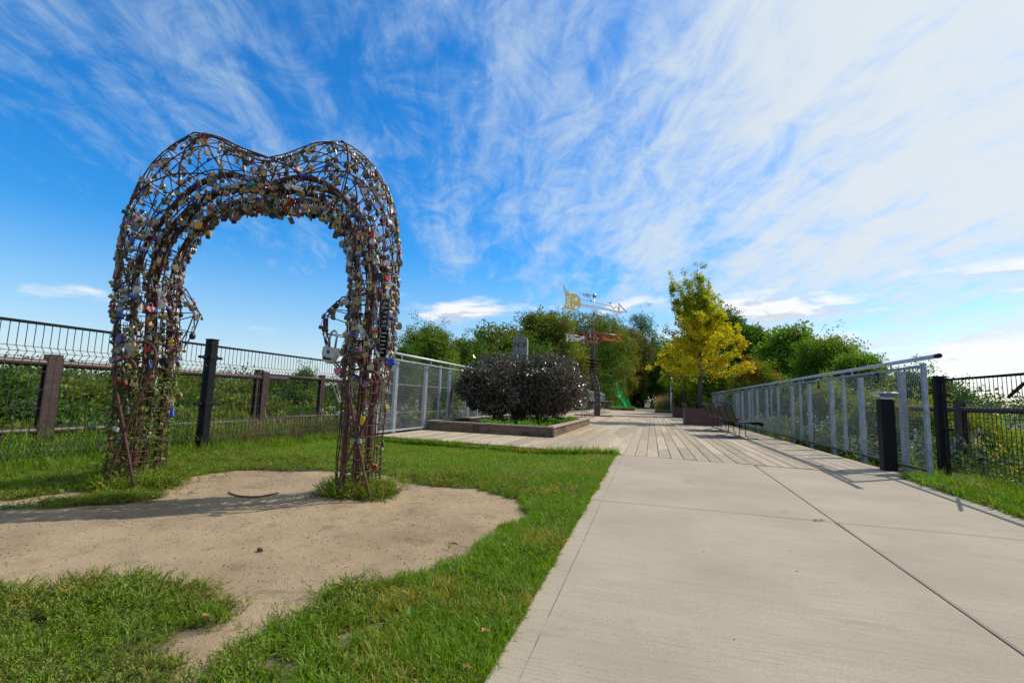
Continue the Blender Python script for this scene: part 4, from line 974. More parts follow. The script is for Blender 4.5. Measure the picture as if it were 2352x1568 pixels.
holes = [circ(-1.97, z0+.28, .065, 10), circ(-1.72, z0+.10, .065, 10), circ(-1.97, z0-.34, .065, 10), circ(-1.72, z0-.20, .065, 10), leafh, blob,
         circ(-2.36, z0+.55, .16, 10, .035, 2.25), circ(-2.1, z0+.12, .20, 10, .045, 2.45), circ(-2.12, z0-.04, .13, 10, .03, .05), circ(-2.12, z0-.22, .18, 10, .04, .6), circ(-2.36, z0-.50, .14, 10, .035, .85)]
plate('tail', tail, holes, .02, 'gold', vn, (0, 0, 0), ad)
m = MB(); m.tube([ad*-1.2+Vector((0, 0, z0+.30)), ad*1.55+Vector((0, 0, z0+.18))], .030, 6); m.tube([ad*(1.5+.1*i)+Vector((0, 0, z0+.18+(0, -.02, -.14, -.10, .04, .06, -.03, -.18)[i])) for i in range(8)], .024, 5); rd = m.build('red_rod', 'rodred', vn)
for sx_, r in ((-.88, .05), (-.66, .075), (-.48, .105)):
    m = MB(); c = ad*sx_+Vector((0, 0, z0+.30+.22+r*.6))
    m.tube([c+ad*(r*math.cos(a))+Vector((0, 0, r*math.sin(a))) for a in [2*math.pi*i/12 for i in range(12)]], .020, 5, closed=True)
    m.tube([c+ad*(r*.9), c+ad*(r*1.1)+Vector((0, 0, -.12)), c+ad*(r*1.3)+Vector((0, 0, -.22-r*.6))], .012, 5); m.bar(c-ad*r, c+ad*r, .01, .01); m.bar(c-Vector((0, 0, r)), c+Vector((0, 0, r)), .01, .01); m.build('curl', 'rodred', rd)
m = MB(); m.lathe([(.01, -.06), (.05, -.03), (.06, 0), (.05, .03), (.01, .06)], 10, tuple(ad*1.38+Vector((0, 0, z0+.36)))); m.tube([ad*1.38+Vector((0, 0, z0+.3)), ad*1.46+Vector((0, 0, z0+.19))], .01, 5); m.build('knob', 'rodred', rd)
shape_b = [(-1.15, z0-.20), (-1.15, z0-.02), (0, z0-.02), (0, z0+.03), (2.35, z0-.06), (2.5, z0-.16), (0, z0-.16)]
hb = [circ(-1.05+.125*i, z0-.10, .028, 6) for i in range(8)]+[circ(.18+.0, z0-.07, .055, 8), circ(.55, z0-.075, .05, 8), circ(.95, z0-.08, .045, 8), circ(1.3, z0-.09, .035, 8), circ(1.6, z0-.095, .03, 8), circ(1.85, z0-.1, .025, 8)]
plate('arrow_bar', shape_b, hb, .03, 'steelsilver', vn, (0, .0, 0), ad)
m = MB(); hd = [ad*2.15+Vector((0, 0, z0+.42)), ad*2.95+Vector((0, 0, z0-.04)), ad*2.15+Vector((0, 0, z0-.08)), ad*2.22+Vector((0, 0, z0+.15))]; m.tube(hd, .034, 5, closed=True); m.build('arrow_head', 'rust', vn)
for s_ in (-1, 1):
    m = MB(); m.tube([ad*(.30*s_)+Vector((0, 0, z0-.18)), ad*(.14*s_)+Vector((0, 0, z0-.28)), ad*(.05*s_)+Vector((0, 0, z0-.50))], .022, 5); m.build('bracket', 'steelsilver', vn)
m = MB(); m.tube([(0, 0, z0-.62), (0, 0, z0-.42)], .045, 8); m.build('bearing', 'blackpaint', vn)
o1, i1 = ring(0, 4.63, .50, .36, .11)
plate('oval_ring', o1, [i1], .05, 'redpaint', vn, (0, 0, 0), (1, 0, 0))
m = MB(); m.tube([(1.35*math.cos(a), .95*math.sin(a), 4.80-.05*math.cos(a)) for a in [2*math.pi*i/32 for i in range(32)]], .028, 6, closed=True); m.build('hoop', 'redpaint', vn)
m = MB(); m.tube([(.36*math.cos(a), .36*math.sin(a), 4.35+.012*i) for i, a in enumerate([2*math.pi*i/20 for i in range(20)])], .014, 5, closed=True)
for k in range(5): a = k*1.25; m.tube([(0, 0, 4.28), (.24*math.cos(a), .24*math.sin(a), 4.52), (.05*math.cos(a), .05*math.sin(a), 4.86)], .012, 5)
m.build('inner_hoops', 'rodred', vn)
m = MB(); m.prism([(-.26, 4.7), (-.15, 4.62), (-.19, 5.12), (-.20, 5.14)], .02, (0, -.05, 0)); m.build('flame', mat('pale_blue_paint', (.25, .5, .75), None, .4), vn)
m = MB(); m.prism([(.10, 4.30), (.22, 4.32), (.2, 4.52), (.12, 4.5)], .02, (0, -.05, 0)); m.build('leaf_shape', 'greenpaint', vn)
armN = [(-.52, 4.72), (-.62, 4.76), (-.8, 4.68), (-.98, 4.60), (-1.14, 4.66), (-1.26, 4.74), (-1.3, 4.66), (-1.18, 4.54), (-1.0, 4.44), (-.8, 4.50), (-.62, 4.58), (-.52, 4.52)]
plate('north_arm', armN, [circ(-.68, 4.65, .03, 8), circ(-.86, 4.57, .025, 8), circ(-1.0, 4.52, .03, 8), circ(-1.12, 4.56, .022, 8)], .03, 'whitepaint', vn, (0, 0, 0), (1, 0, 0))
armS = [(.52, 4.72), (.62, 4.70), (.8, 4.62), (1.0, 4.56), (1.2, 4.60), (1.34, 4.60), (1.30, 4.50), (1.1, 4.42), (.85, 4.44), (.62, 4.50), (.52, 4.50)]
plate('south_arm', armS, [circ(.66, 4.6, .03, 8), circ(.86, 4.53, .025, 8), circ(1.05, 4.50, .03, 8)], .03, 'orangepaint', vn, (0, 0, 0), (1, 0, 0))
# letter N, serifed and slanted; letter S, thick curl
m = MB(); yN = 0
m.bar((-1.64, 0, 4.46), (-1.60, 0, 4.84), .05, .045, (0, 1, 0)); m.bar((-1.62, 0, 4.44), (-1.36, 0, 4.86), .05, .05, (0, 1, 0)); m.bar((-1.36, 0, 4.88), (-1.32, 0, 4.47), .06, .05, (0, 1, 0))
m.bar((-1.74, 0, 4.87), (-1.52, 0, 4.83), .045, .05, (0, 1, 0)); m.bar((-1.44, 0, 4.46), (-1.20, 0, 4.45), .045, .05, (0, 1, 0)); m.bar((-1.40, 0, 4.62), (-1.54, 0, 4.66), .03, .04, (0, 1, 0)); m.build('letter_N', 'whitepaint', vn)
m = MB(); m.tube([(1.60, 0, 4.74), (1.56, 0, 4.84), (1.46, 0, 4.86), (1.38, 0, 4.80), (1.40, 0, 4.70), (1.50, 0, 4.62), (1.58, 0, 4.52), (1.54, 0, 4.42), (1.44, 0, 4.38), (1.36, 0, 4.44), (1.40, 0, 4.50)], .042, 6); m.build('letter_S', 'orangepaint', vn)

# ------------------------------------------------------------------ steel seats
def seat(x, y, L_, label, flip=1, rz=0):
    rt = empty('lounge_chair', (x, y, 0), label, 'chair', 'black steel lounge chairs on the deck', rz)
    prof = [(-.20, .83), (-.185, .865), (-.14, .86), (-.13, .83), (-.06, .62), (.02, .46), (.07, .42), (.16, .41), (.38, .435), (.60, .44), (.66, .425), (.675, .39), (.64, .365), (.60, .37)]
    prof = [(a*flip, .41+(b-.41)*1.14 if b > .41 else b) for a, b in prof]; rt.rotation_euler[2] = .10*flip; pp = [Vector((a, 0, b)) for a, b in prof]
    for lab, ia, ib in (('backrest', 0, 6), ('seat_pan', 6, 13)):
        m = MB(); k = ib-ia+1; th = .006
        for yy in (0, L_):
            for i in range(ia, ib+1): m.v.append((prof[i][0], yy, prof[i][1]))
        for i in range(k-1): m.f.append((i, i+1, k+i+1, k+i))
        # give the sheet its thickness
        o = len(m.v); m.v += [(a+.004*flip, b, c+.006) for a, b, c in m.v]
        for i in range(k-1): m.f.append((o+i, o+k+i, o+k+i+1, o+i+1))
        m.build(lab, 'blackpaint', rt, True)
    for yy in (0.0, L_/2, L_):
        m = MB(); m.tube([p+Vector((0, yy, 0)) for p in pp], .012, 5); m.build('side_bar', 'steelsilver' if False else 'blackpaint', rt, True)
    m = MB(); m.tube([(-.19*flip, -.02, .885), (-.19*flip, L_+.02, .885)], .028, 8); m.build('head_roll', 'brownsteel', rt, True)
    for yy in (L_*.12, L_*.88):
        m = MB()
        for s_ in (-1, 1):
            cx = (.20+.07*s_)*flip
            m.tube([(cx, yy, .42), (cx, yy, .16), (cx+.015*s_*flip, yy, .08), (cx+.07*s_*flip, yy, .025), (cx+.16*s_*flip, yy, .012), (cx+.32*s_*flip, yy, .012)], .011, 6)
        m.tube([(.13*flip, yy, .25), (.27*flip, yy, .25)], .009, 5); m.build('leg_frame', 'brownsteel', rt, True)
    return rt
MT['brownsteel'] = mat('dark_steel_tube', (.09, .085, .08), (.05, .047, .045), .35, .5, world=True)
seat(2.13, 14.0, 1.5, 'nearest black steel seat facing the railing in front of the square steel planter')
seat(2.07, 17.1, 1.5, 'second black steel seat, just behind the nearest one and overlapping the steel planter')
seat(1.9, 27.5, 1.2, 'small distant black seat showing above the left end of the nearer steel planter')
seat(1.8, 39.5, 1.2, 'tiny distant black seat showing above the far steel planter')
LB = [(-3.25, 25.2), (-3.55, 33.6), (-3.5, 36.4), (-3.42, 39.6)]
for i, (x, y) in enumerate(LB):
    seat(x, y, 1.4, ['black steel seat half hidden behind the purple shrub', 'first of the three black seats just right of the brown sculpture beam', 'middle of the three black seats just right of the brown sculpture beam', 'farthest of the three black seats by the mesh railing beyond the sculpture'][i], -1)

# ------------------------------------------------------------------ steel tree planters, low timber planters
def steel_box(x0, y0, x1, y1, h, label):
    rt = empty('steel_planter', (x0, y0, 0), label, 'planter', 'red-brown steel tree planters'); w_, d_ = x1-x0, y1-y0
    m = MB(); m.bbox((w_/2, .004, h/2), (w_, .008, h), .003); m.build('front_panel', 'corten', rt)
    m = MB(); m.bbox((w_/2, d_-.004, h/2), (w_, .008, h), .003); m.build('back_panel', 'corten', rt)
    for xx in (.0035, w_-.0035):
        m = MB(); m.bbox((xx, d_/2, h/2), (.008, d_-.018, h-.002), .003); m.build('side_panel', 'corten', rt)
    m = MB(); m.box((w_/2, d_/2, h-.06), (w_-.03, d_-.03, .02)); m.build('soil', 'soil', rt)
steel_box(1.36, 21.9, 2.78, 23.5, .70, 'near red-brown steel planter box holding the yellow maple')
steel_box(1.34, 33.0, 2.76, 34.8, .68, 'farther red-brown steel planter box behind the near one')
def low_box(x0, y0, x1, y1, h, label):
    rt = empty('low_timber_planter', (x0, y0, 0), label, 'planter'); w_, d_ = x1-x0, y1-y0
    m = MB(); m.bbox((w_/2, .02, h/2), (w_, .04, h), .004); m.build('front_board', 'planter', rt)
    for xx in (.02, w_-.02):
        m = MB(); m.bbox((xx, d_/2+.02, h/2), (.04, d_-.045, h-.003), .004); m.build('side_board', 'planter', rt)
    m = MB(); m.bbox((w_/2, .06, h+.02), (w_+.06, .16, .04), .004); m.build('cap_board', 'plantercap', rt)
    for xx in (.05, w_-.05):
        m = MB(); m.bbox((xx, d_/2+.1, h+.02), (.16, d_-.12, .04), .004); m.build('cap_board', 'plantercap', rt)
    m = MB(); m.box((w_/2, d_/2, h-.03), (w_-.1, d_-.1, .02)); m.build('soil', 'soil', rt)
low_box(.32, 47.2, 2.4, 50.5, .24, 'low dark timber planter of tall beige grass at the far end of the deck')
low_box(-4.35, 53.0, -1.85, 57.5, .24, 'low timber planter under the green abstract sculpture')
# green abstract sculpture
gs = empty('green_sculpture', (-3.05, 55, .25), 'bright green abstract sculpture of leaning curved steel sheets', 'sculpture', rz=R(52)); gs.scale = (1.5, 1, 1)
def curl_sheet(name, P0, P1, w0, w1, bend, th=.03):
    m = MB(); a, b = Vector(P0), Vector(P1); d = b-a; side = Vector((d.z, 0, -d.x)).normalized(); n = 8; q = []
    for i in range(n+1):
        t = i/n; c = a+d*t+side*bend*math.sin(math.pi*t); wd = w0+(w1-w0)*t
        q.append((c-side*wd/2, c+side*wd/2))
    for off in (-th/2, th/2):
        for l, r in q: m.v += [tuple(l+Vector((0, off-.25*(l-r).length, 0))), tuple((l+r)/2+Vector((0, off, 0))), tuple(r+Vector((0, off-.25*(l-r).length, 0)))]
    k = 3*(n+1)
    for i in range(n):
        for j in range(2):
            f = (3*i+j, 3*i+j+1, 3*i+j+4, 3*i+j+3); m.f.append(f); m.f.append(tuple(k+x for x in f[::-1]))
    m.build(name, 'greenpaint', gs, True)
curl_sheet('blade', (-.35, 0, 1.35), (-.72, 0, 2.75), .22, .10, -.08); curl_sheet('lobe', (-.75, 0, 1.35), (-.25, 0, 1.75), .5, .3, .1)
curl_sheet('arm', (-.45, 0, 1.55), (.35, 0, .65), .35, .42, .1); curl_sheet('body_sheet', (.2, 0, .85), (.75, 0, .0), .75, .55, .12)
curl_sheet('foot_sheet', (-.5, 0, 0), (-.1, 0, .95), .5, .25, .12); curl_sheet('base_sheet', (-.65, 0, .15), (.35, 0, -.0), .22, .3, -.04)
m = MB(); m.tube([(.0, -.1, 0), (-.2, -.1, .6), (.05, -.1, 1.1)], .05, 6); m.build('rod', 'greenpaint', gs)
# lamp post
lp = empty('lamp_post', (1.70, 46.6, 0), 'pale grey lamp post with acorn-shaped head rising behind the beige grass', 'street lamp')
m = MB(); m.tube([(0, 0, 0), (0, 0, 1.9)], .075, 10); m.tube([(0, 0, 1.9), (0, 0, 3.3)], .085, 10); m.build('pole', 'galvrail', lp, True)
m = MB(); m.lathe([(.03, 3.3), (.06, 3.4), (.11, 3.5), (.115, 3.6), (.08, 3.70), (.02, 3.75)], 12); m.build('lantern', 'steelsilver', lp, True)
# small post and white box by the grass
m = MB(); m.bbox((0, 0, .6), (.12, .1, 1.2), .01); o = m.build('marker_post', 'whitepaint'); o.location = (.42, 51.2, 0); tag(o, 'short pale post standing left of the beige grass', 'post')
# stub of dark bin behind the trunk
m = MB(); m.bbox((0, 0, .5), (.22, .22, 1.0), .01); o = m.build('dark_bollard', 'blackpaint'); o.location = (2.62, 31, 0); tag(o, 'distant black bollard seen just left of the maple trunk', 'bollard')

# ------------------------------------------------------------------ trees
LF['dkgreen'] = leafmat('dark_green_leaf', (.080, .155, .018), (.036, .085, .014), (.14, .19, .022))
LF['olive'] = leafmat('olive_autumn_leaf', (.15, .19, .020), (.075, .115, .016), (.26, .22, .025))
LF['olive2'] = leafmat('olive_yellow_leaf', (.21, .215, .020), (.11, .14, .018), (.32, .25, .03))
LF['brown'] = leafmat('browning_leaf', (.12, .090, .028), (.07, .066, .02), (.16, .085, .03))
LF['mid'] = leafmat('mid_green_leaf', (.16, .25, .018), (.075, .155, .014), (.25, .30, .025))
LF['bright'] = leafmat('sumac_green_leaf', (.17, .30, .024), (.085, .19, .018), (.25, .30, .025))
LF['sumac'] = leafmat('sumac_turning_leaf', (.10, .20, .022), (.18, .20, .020), (.50, .09, .02))
LF['yellowgreen'] = leafmat('yellow_green_leaf', (.26, .28, .016), (.15, .21, .018), (.38, .32, .02))
LF['maple'] = leafmat('yellow_maple_leaf', (.58, .47, .018), (.42, .40, .018), (.62, .36, .02), tr=.45)
LF['maplegreen'] = leafmat('green_gold_maple_leaf', (.36, .39, .016), (.22, .29, .016), (.45, .38, .018), tr=.4)
LF['dkgreen2'] = leafmat('deep_green_leaf', (.040, .085, .012), (.022, .048, .010), (.09, .13, .018))
TP = {k: clumps(k, LF[k], 15, .34, .19, .12, 3) for k in ('dkgreen', 'olive', 'olive2', 'brown', 'mid', 'bright', 'sumac', 'yellowgreen', 'dkgreen2')}
TS = {k: clumps(k+'_small', LF[k], 18, .24, .105, .065, 3) for k in ('dkgreen', 'olive', 'olive2', 'mid', 'bright', 'sumac', 'yellowgreen', 'dkgreen2')}
TF = clumps('farleaf', LF['dkgreen'], 44, .55, .13, .09, 3)
TP['maple'] = clumps('maple', LF['maple'], 10, .11, .095, .085, 4); TP['maplegreen'] = clumps('maplegreen', LF['maplegreen'], 10, .11, .095, .085, 4)
def crown_pts(lobes, n, g, hollow=.72, fill=.10):
    out = []; vol = np.array([a[3]*a[4]*a[5] for a in lobes]); pr = vol**.8; pr /= pr.sum()
    k = g.choice(len(lobes), n*2, p=pr)
    dirs = g.normal(size=(260, 3)); dirs /= np.linalg.norm(dirs, axis=1)[:, None]
    for i in k:
        cx, cy, cz, rx, ry, rz_ = lobes[i]; d = dirs[g.integers(260)]+g.normal(size=3)*.14; d /= np.linalg.norm(d)
        r = (hollow+(1.06-hollow)*g.random()) if g.random() > fill else g.random()*hollow
        p = np.array([cx, cy, cz])+d*np.array([rx, ry, rz_])*r
        # drop what lies deep in another lobe
        deep = False
        for j, L2 in enumerate(lobes):
            if j == i: continue
            q = (p-np.array(L2[:3]))/np.array(L2[3:]); 
            if q @ q < .40: deep = True; break
        if deep and g.random() < .85: continue
        if g.random() < .30:
            e = 1.0+.60*g.random(); c0 = np.array([cx, cy, cz]); dd = (p-c0); dd[2] = dd[2]*.8+.25*np.linalg.norm(dd)
            p = c0+dd*e; p = p+g.normal(size=3)*.04
        out.append((*p, i))
        if len(out) >= n: break
    return np.array(out)
def tree(name, label, x, y, z0, H, Wd, kinds, n, seed, group=None, cat='tree', low=.25, scale=1.0, nl=26, conic=0.0, small=False):
    g = np.random.default_rng(seed); rt = empty(name, (x, y, z0), label, cat, group); rx = Wd/2
    lobes = [(0, 0, H*(low+1)/2, rx*.58, rx*.58, H*(1-low)*.38)]
    for k in range(nl):
        f = (k+.5)/nl; a = k*2.4+g.random()*.8; hz_ = low+(1-low)*(.12+.80*f)
        rad = math.sin(math.pi*(.18+.72*f))**.8*(1-conic*f)
        q = rx*(.48+.34*g.random())*rad; s_ = rx*(.13+.20*g.random())*(1-.3*conic*f)
        lobes.append((q*math.cos(a), q*math.sin(a), H*hz_-s_*.1, s_, s_, s_*.85))
    lobes.append((g.normal()*rx*.1, 0, H-rx*.28, rx*.3, rx*.3, rx*.28))
    P = crown_pts(lobes, n, g); c = np.array([l[:3] for l in lobes])[P[:, 3].astype(int)]; P = P[:, :3]
    ks = [kinds] if isinstance(kinds, str) else kinds
    sel = g.integers(0, len(ks), len(P)) if len(ks) > 1 else np.zeros(len(P), int)
    if len(ks) > 1:   # the second kind gathers in patches
        sel = ((np.sin(P[:, 0]*1.3+seed)+np.sin(P[:, 2]*1.1+P[:, 1])+g.normal(size=len(P))*.6) > .5).astype(int)
    cr_ = empty('crown'); cr_.parent = rt
    for j, kn in enumerate(ks):
        q = P[sel == j]
        if len(q): scatter('leaves', (TS if small else TP)[kn], q, outrot(q, (0, 0, H*.4)), scale*(.7+.6*g.random(len(q))), cr_)
    m = MB(); m.tube([(0, 0, 0), (.03*H*.3, 0, H*.3), (0, .02, H*.62), (0, 0, H*.85)], [H*.020, H*.016, H*.009, .02], 7); tk = m.build('trunk', 'bark', rt, True)
    for k in range(6):
        a = g.random()*6.28; h0 = H*(.25+.07*k); L_ = rx*(.6+.3*g.random()); m = MB()
        m.tube([(0, 0, h0), (L_*.5*math.cos(a), L_*.5*math.sin(a), h0+L_*.35), (L_*math.cos(a), L_*math.sin(a), h0+L_*.75)], [H*.008, H*.005, .012], 5); m.build('limb', 'bark', tk)
    return rt
def ztop(u, v, y): return aty(u, v, y)
# crowns surveyed by sight line: (pixel u, distance, top pixel v, width px)
def place(u, y, v, wpx, zb, *a, **k):
    p = aty(u, v, y); ww = wpx/F_*math.hypot(p[0], y)*.985
    return (p[0], y, zb, p[2]-zb, ww)
LAB = [
 ('leafy_tree', 'mid green tree just beyond the left mesh railing, nearest the arch', (985, 23, 752, 175, -3), ['mid', 'olive'], 1700, 1.0),
 ('leafy_tree', 'low green tree between the nearest left tree and the olive mass', (1082, 27, 782, 125, -3), ['mid', 'dkgreen'], 1000, 1.0),
 ('leafy_tree', 'broad olive tree behind the mile post with turning top leaves', (1168, 34, 757, 225, -3), ['dkgreen', 'olive'], 2000, 1.0),
 ('leafy_tree', 'round-topped olive tree between the mile post and the weather vane', (1255, 40, 722, 190, -3), ['olive', 'olive2'], 2300, 1.05),
 ('leafy_tree', 'tall olive tree directly behind the weather vane mast', (1345, 68, 720, 205, -3), ['olive', 'dkgreen'], 2300, 1.1),
 ('leafy_tree', 'yellow-olive tree hanging low over the left railing right of the brown beam', (1392, 78, 738, 150, -2), ['olive2', 'olive'], 2300, 1.1),
 ('leafy_tree', 'dark browning tree left of the shaded trail opening', (1446, 82, 760, 120, -1), ['brown', 'olive'], 1900, 1.15),
 ('leafy_tree', 'dark airy tree with layered branches above the shaded trail opening', (1476, 90, 722, 125, -1), ['dkgreen'], 1000, 1.2),
 ('leafy_tree', 'dark tree closing the left side of the trail tunnel', (1470, 84, 812, 80, -1), ['dkgreen', 'mid'], 1300, 1.1),
 ('leafy_tree', 'dark tree closing the right side of the trail tunnel', (1548, 84, 800, 105, -1), ['dkgreen', 'mid'], 1500, 1.1),
 ('leafy_tree', 'green tree behind the left half of the yellow maple', (1590, 58, 790, 110, -1), ['mid', 'dkgreen'], 1400, 1.1),
 ('leafy_tree', 'tall dark tree peeping out above the right side of the yellow maple', (1668, 44, 722, 120, -2), ['dkgreen', 'mid'], 1900, 1.1),
 ('leafy_tree', 'dark green tree right of the maple with a sloping top', (1735, 38, 758, 130, -3), ['dkgreen', 'bright'], 2000, 1.05),
 ('sumac_tree', 'tallest bright green sumac with layered crown above the right railing', (1812, 31, 762, 140, -3), ['bright', 'mid'], 2000, 1.0),
 ('sumac_tree', 'bright green sumac right of the tallest one', (1905, 27, 780, 150, -3), ['bright', 'mid'], 2000, 1.0),
 ('sumac_tree', 'round green sumac at the end of the tree line above the bollard', (1975, 24, 818, 110, -3), ['mid', 'bright'], 1500, 1.0),
 ('sumac_tree', 'sumac with red and yellow leaves low behind the two steel seats', (1740, 25, 840, 150, -2), ['sumac', 'bright'], 1500, .9),
 ('sumac_tree', 'sumac with orange-tinged leaves low behind the far end of the railing', (1640, 34, 850, 110, -2), ['sumac', 'bright'], 1300, .95),
 ('sumac_tree', 'dark-leaved sumac behind the steel planters', (1590, 48, 868, 90, -1), ['sumac', 'dkgreen'], 900, 1.0),
 ('leafy_tree', 'dark green tree behind the handrail end and black gate post', (2118, 20, 856, 190, -4), ['dkgreen', 'mid'], 2000, .95),
 ('bushy_tree', 'yellow-green bush seen through the mesh left of the bollard', (1905, 15.5, 882, 150, -3), ['yellowgreen', 'mid'], 1700, .75),
 ('bushy_tree', 'yellow-green bush directly behind the black bollard', (2010, 13.5, 905, 170, -3), ['yellowgreen', 'mid'], 1700, .7),
 ('bushy_tree', 'yellow-green bush behind the black gate post', (2130, 12.5, 925, 190, -3), ['yellowgreen', 'bright'], 1700, .7),
 ('bushy_tree', 'yellow-green bush beyond the right black fence', (2250, 12, 962, 190, -3), ['yellowgreen', 'mid'], 1500, .7),
 ('leafy_tree', 'small dark tree touching the right arch leg, seen through the mesh', (935, 19, 800, 110, -3), ['dkgreen', 'mid'], 1100, .9),
 ('leafy_tree', 'small tree top rising over the black fence left of the right arch leg', (700, 26, 850, 80, -4), ['mid', 'dkgreen'], 900, 1.0)]
for i, (nm, lb, sv_, kd, n, sc) in enumerate(LAB):
    x, y, z0_, Ht, Wd = place(*sv_)
    if i < 6 or 10 < i < 16: Wd *= 1.22; n = int(n*1.25)
    tree(nm, lb, x, y, z0_, Ht, Wd, kd, int(n*(2.8 if y < 28 else 1.6)), 100+i, 'trees and bushes beyond the railings', small=y < 28, scale=sc*(.9 if y > 20 else .68), low=.12 if nm != 'leafy_tree' or y > 55 else .18)
# backdrop of dark wood at the end of the trail
g = np.random.default_rng(5); Pw = []
for k in range(5200):
    x = g.uniform(-16, 16); y = 92+g.random()*10+abs(x)*.0; z = g.uniform(-1, 11.5-.03*x*x+g.random())
    if abs(x+.8) < 1.1 and z < 2.6 and y < 200: continue
    Pw.append((x, y, z))
Pw = np.array(Pw); tag(scatter('far_wood', TP['dkgreen'], Pw, outrot(Pw, (0, 110, 0)), 1.7+.8*g.random(len(Pw))), 'dark wood closing in behind the trail', 'wood', kind='stuff')
Pw = []
for k in range(1500):
    s_ = g.choice([-1, 1]); y = g.uniform(60, 90); x = -.2+s_*(3.4+g.random()*4.5); z = g.random()**1.3*4.5*(.4+.6*min(1, (abs(x)-2.5)/2)); Pw.append((x, y, z))
Pw = np.array(Pw); tag(scatter('trailside_undergrowth', TP['dkgreen'], Pw, outrot(Pw, (0, 75, 0)), .9+.5*g.random(len(Pw))), 'dark undergrowth along both sides of the trail beyond the deck', 'undergrowth', kind='stuff')

# maples in the steel planters
def maple(x, y, z0, H, label, kinds, n, seed, spread=1.0):
    g = np.random.default_rng(seed); rt = empty('maple_tree', (x, y, z0), label, 'tree', 'young maples in steel planters')
    m = MB(); tp = [(0, 0, 0), (.02, 0, H*.3), (-.01, 0, H*.6), (.02, 0, H*.97)]; m.tube(tp, [.105, .088, .045, .012], 9); tk = m.build('trunk', 'silverbark', rt, True)
    A_, B_ = [], []
    nb = 46
    limbs = []
    for k in range(40):
        f = k/39; a = k*2.399+g.normal()*.25; h0 = H*(.225+.47*f); reach = (2.0-1.45*f)*spread*(.78+.35*g.random()); rise = reach*(.34+.75*f)
        limbs.append((h0, reach*math.cos(a), reach*math.sin(a), h0+rise, .25, 1.0))
    for i_, (ddx, zt) in enumerate([(-1.25, .945), (-.62, .975), (-.08, 1.03), (.42, .94), (.72, .83), (-.95, .80), (.15, .90), (-.35, .88), (.55, .72), (-.3, .97), (-1.05, .72), (.3, .78), (-.62, .80), (.95, .68), (-.75, .90), (.05, .96)]):
        limbs.append((H*(.36+.035*(i_ % 6)), ddx*spread, g.normal()*.4, H*zt, .10, 1.0))
    for (h0, ex, ey, ez, jit, wt) in limbs:
        p0 = np.array([0, 0, h0]); p2 = np.array([ex, ey, ez]); p1 = (p0+p2)/2+np.array([.16*ex, .16*ey, -.06*(ez-h0)]); ln = np.linalg.norm(p2-p0)
        m = MB(); m.tube([p0, p1*.5+p0*.25+p2*.25, p2], [.022, .012, .004], 5, cap=False); m.build('limb', 'silverbark', tk, True)
        tw = [(.22+.78*g.random(), g.normal(size=3)*np.array([1, 1, .55])*jit) for _ in range(int(5+ln*4))]
        for j in range(int(n/66*ln*wt)):
            if g.random() < .30: t = .15+.87*g.random(); off = 0
            else: t, off = tw[g.integers(len(tw))]; off = off*g.random()**.4
            q = (1-t)**2*p0+2*t*(1-t)*p1+t*t*p2+off+g.normal(size=3)*.055
            top = (q[2]/H) > .60+.14*g.random()
            (B_ if (top and g.random() < .85) or g.random() < .08 else A_).append(q)
    cr_ = empty('crown'); cr_.parent = rt
    for kn, q in ((kinds[0], np.array(A_)), (kinds[1], np.array(B_))): scatter('leaves', TP[kn], q, outrot(q, (0, 0, H*.5)), .50+.42*g.random(len(q)), cr_)
    return rt
pm = aty(1610, 621, 22.7)
maple(2.03, 22.75, .5, pm[2]-.5, 'young maple with golden-yellow leaves and green-gold top in the near steel planter', ('maple', 'maplegreen'), 2700, 4)
maple(2.05, 33.9, .5, 4.9, 'smaller greener maple partly hidden behind the golden one, in the farther steel planter', ('maplegreen', 'mid'), 1100, 9, .95)

# ------------------------------------------------------------------ valley wood seen through the fences
g = np.random.default_rng(12)
def valley(name, label, xr, yr, n, kinds, zfun, seed, sc=1.0):
    g = np.random.default_rng(seed); S = [[] for _ in kinds]
    for k in range(n):
        x = g.uniform(*xr) if not callable(xr) else xr(g); y = g.uniform(*yr); d = math.hypot(x, y); r = (1.0+d*.035)*(.7+.9*g.random())
        zt = zfun(x, y, g); j = g.integers(len(kinds)); m_ = int((70+18*r*r)*(2.0 if sc < .9 else 1.2))
        dd = g.normal(size=(m_, 3)); dd /= np.linalg.norm(dd, axis=1)[:, None]; dd[:, 2] = np.abs(dd[:, 2])*1.2-.45
        q = np.array([x, y, zt-r*.9])+dd*np.array([r, r, r*.9])*(.8+.25*g.random((m_, 1))); S[j].append(q)
    for j, kn in enumerate(kinds):
        q = np.concatenate(S[j]); d = np.hypot(q[:, 0], q[:, 1]); 
        tag(scatter(name, TS[kn], q, outrot(q, (0, 0, -30), .9, .6), (.75+.55*g.random(len(q)))*(.9+d/26)), label[j], 'woodland', kind='stuff')
valley('valley_wood', ['olive tree tops filling the valley beyond the left fence', 'green tree tops among the olive ones in the left valley', 'dark tree tops in the left valley'], lambda g: -10-58*g.random()**1.5, (-12, 85), 500, ['olive', 'dkgreen', 'dkgreen2'], lambda x, y, g: .85+(-x-9)*.026-1.6*math.exp(-(-x-9)/6)-(.2+.035*(-x-9))*2.4*g.random()**1.3+(.02*(-x) if g.random() < .12 else 0), 1, .75)
valley('valley_wood', ['yellow-green bushes beyond the right guard rail', 'green bushes beyond the right guard rail'], lambda g: 9+60*g.random()**1.3, (-8, 60), 330, ['yellowgreen', 'mid'], lambda x, y, g: .85+(x-9)*.010-1.3*math.exp(-(x-9)/6)-.2-(.3+.02*x)*2*g.random(), 2, .62)
P = []
for k in range(6500):
    a = g.uniform(-1.9, 1.9); d = g.uniform(85, 260); P.append((d*math.sin(a), d*math.cos(a), g.random()*(2.5+d*.012)-.5))
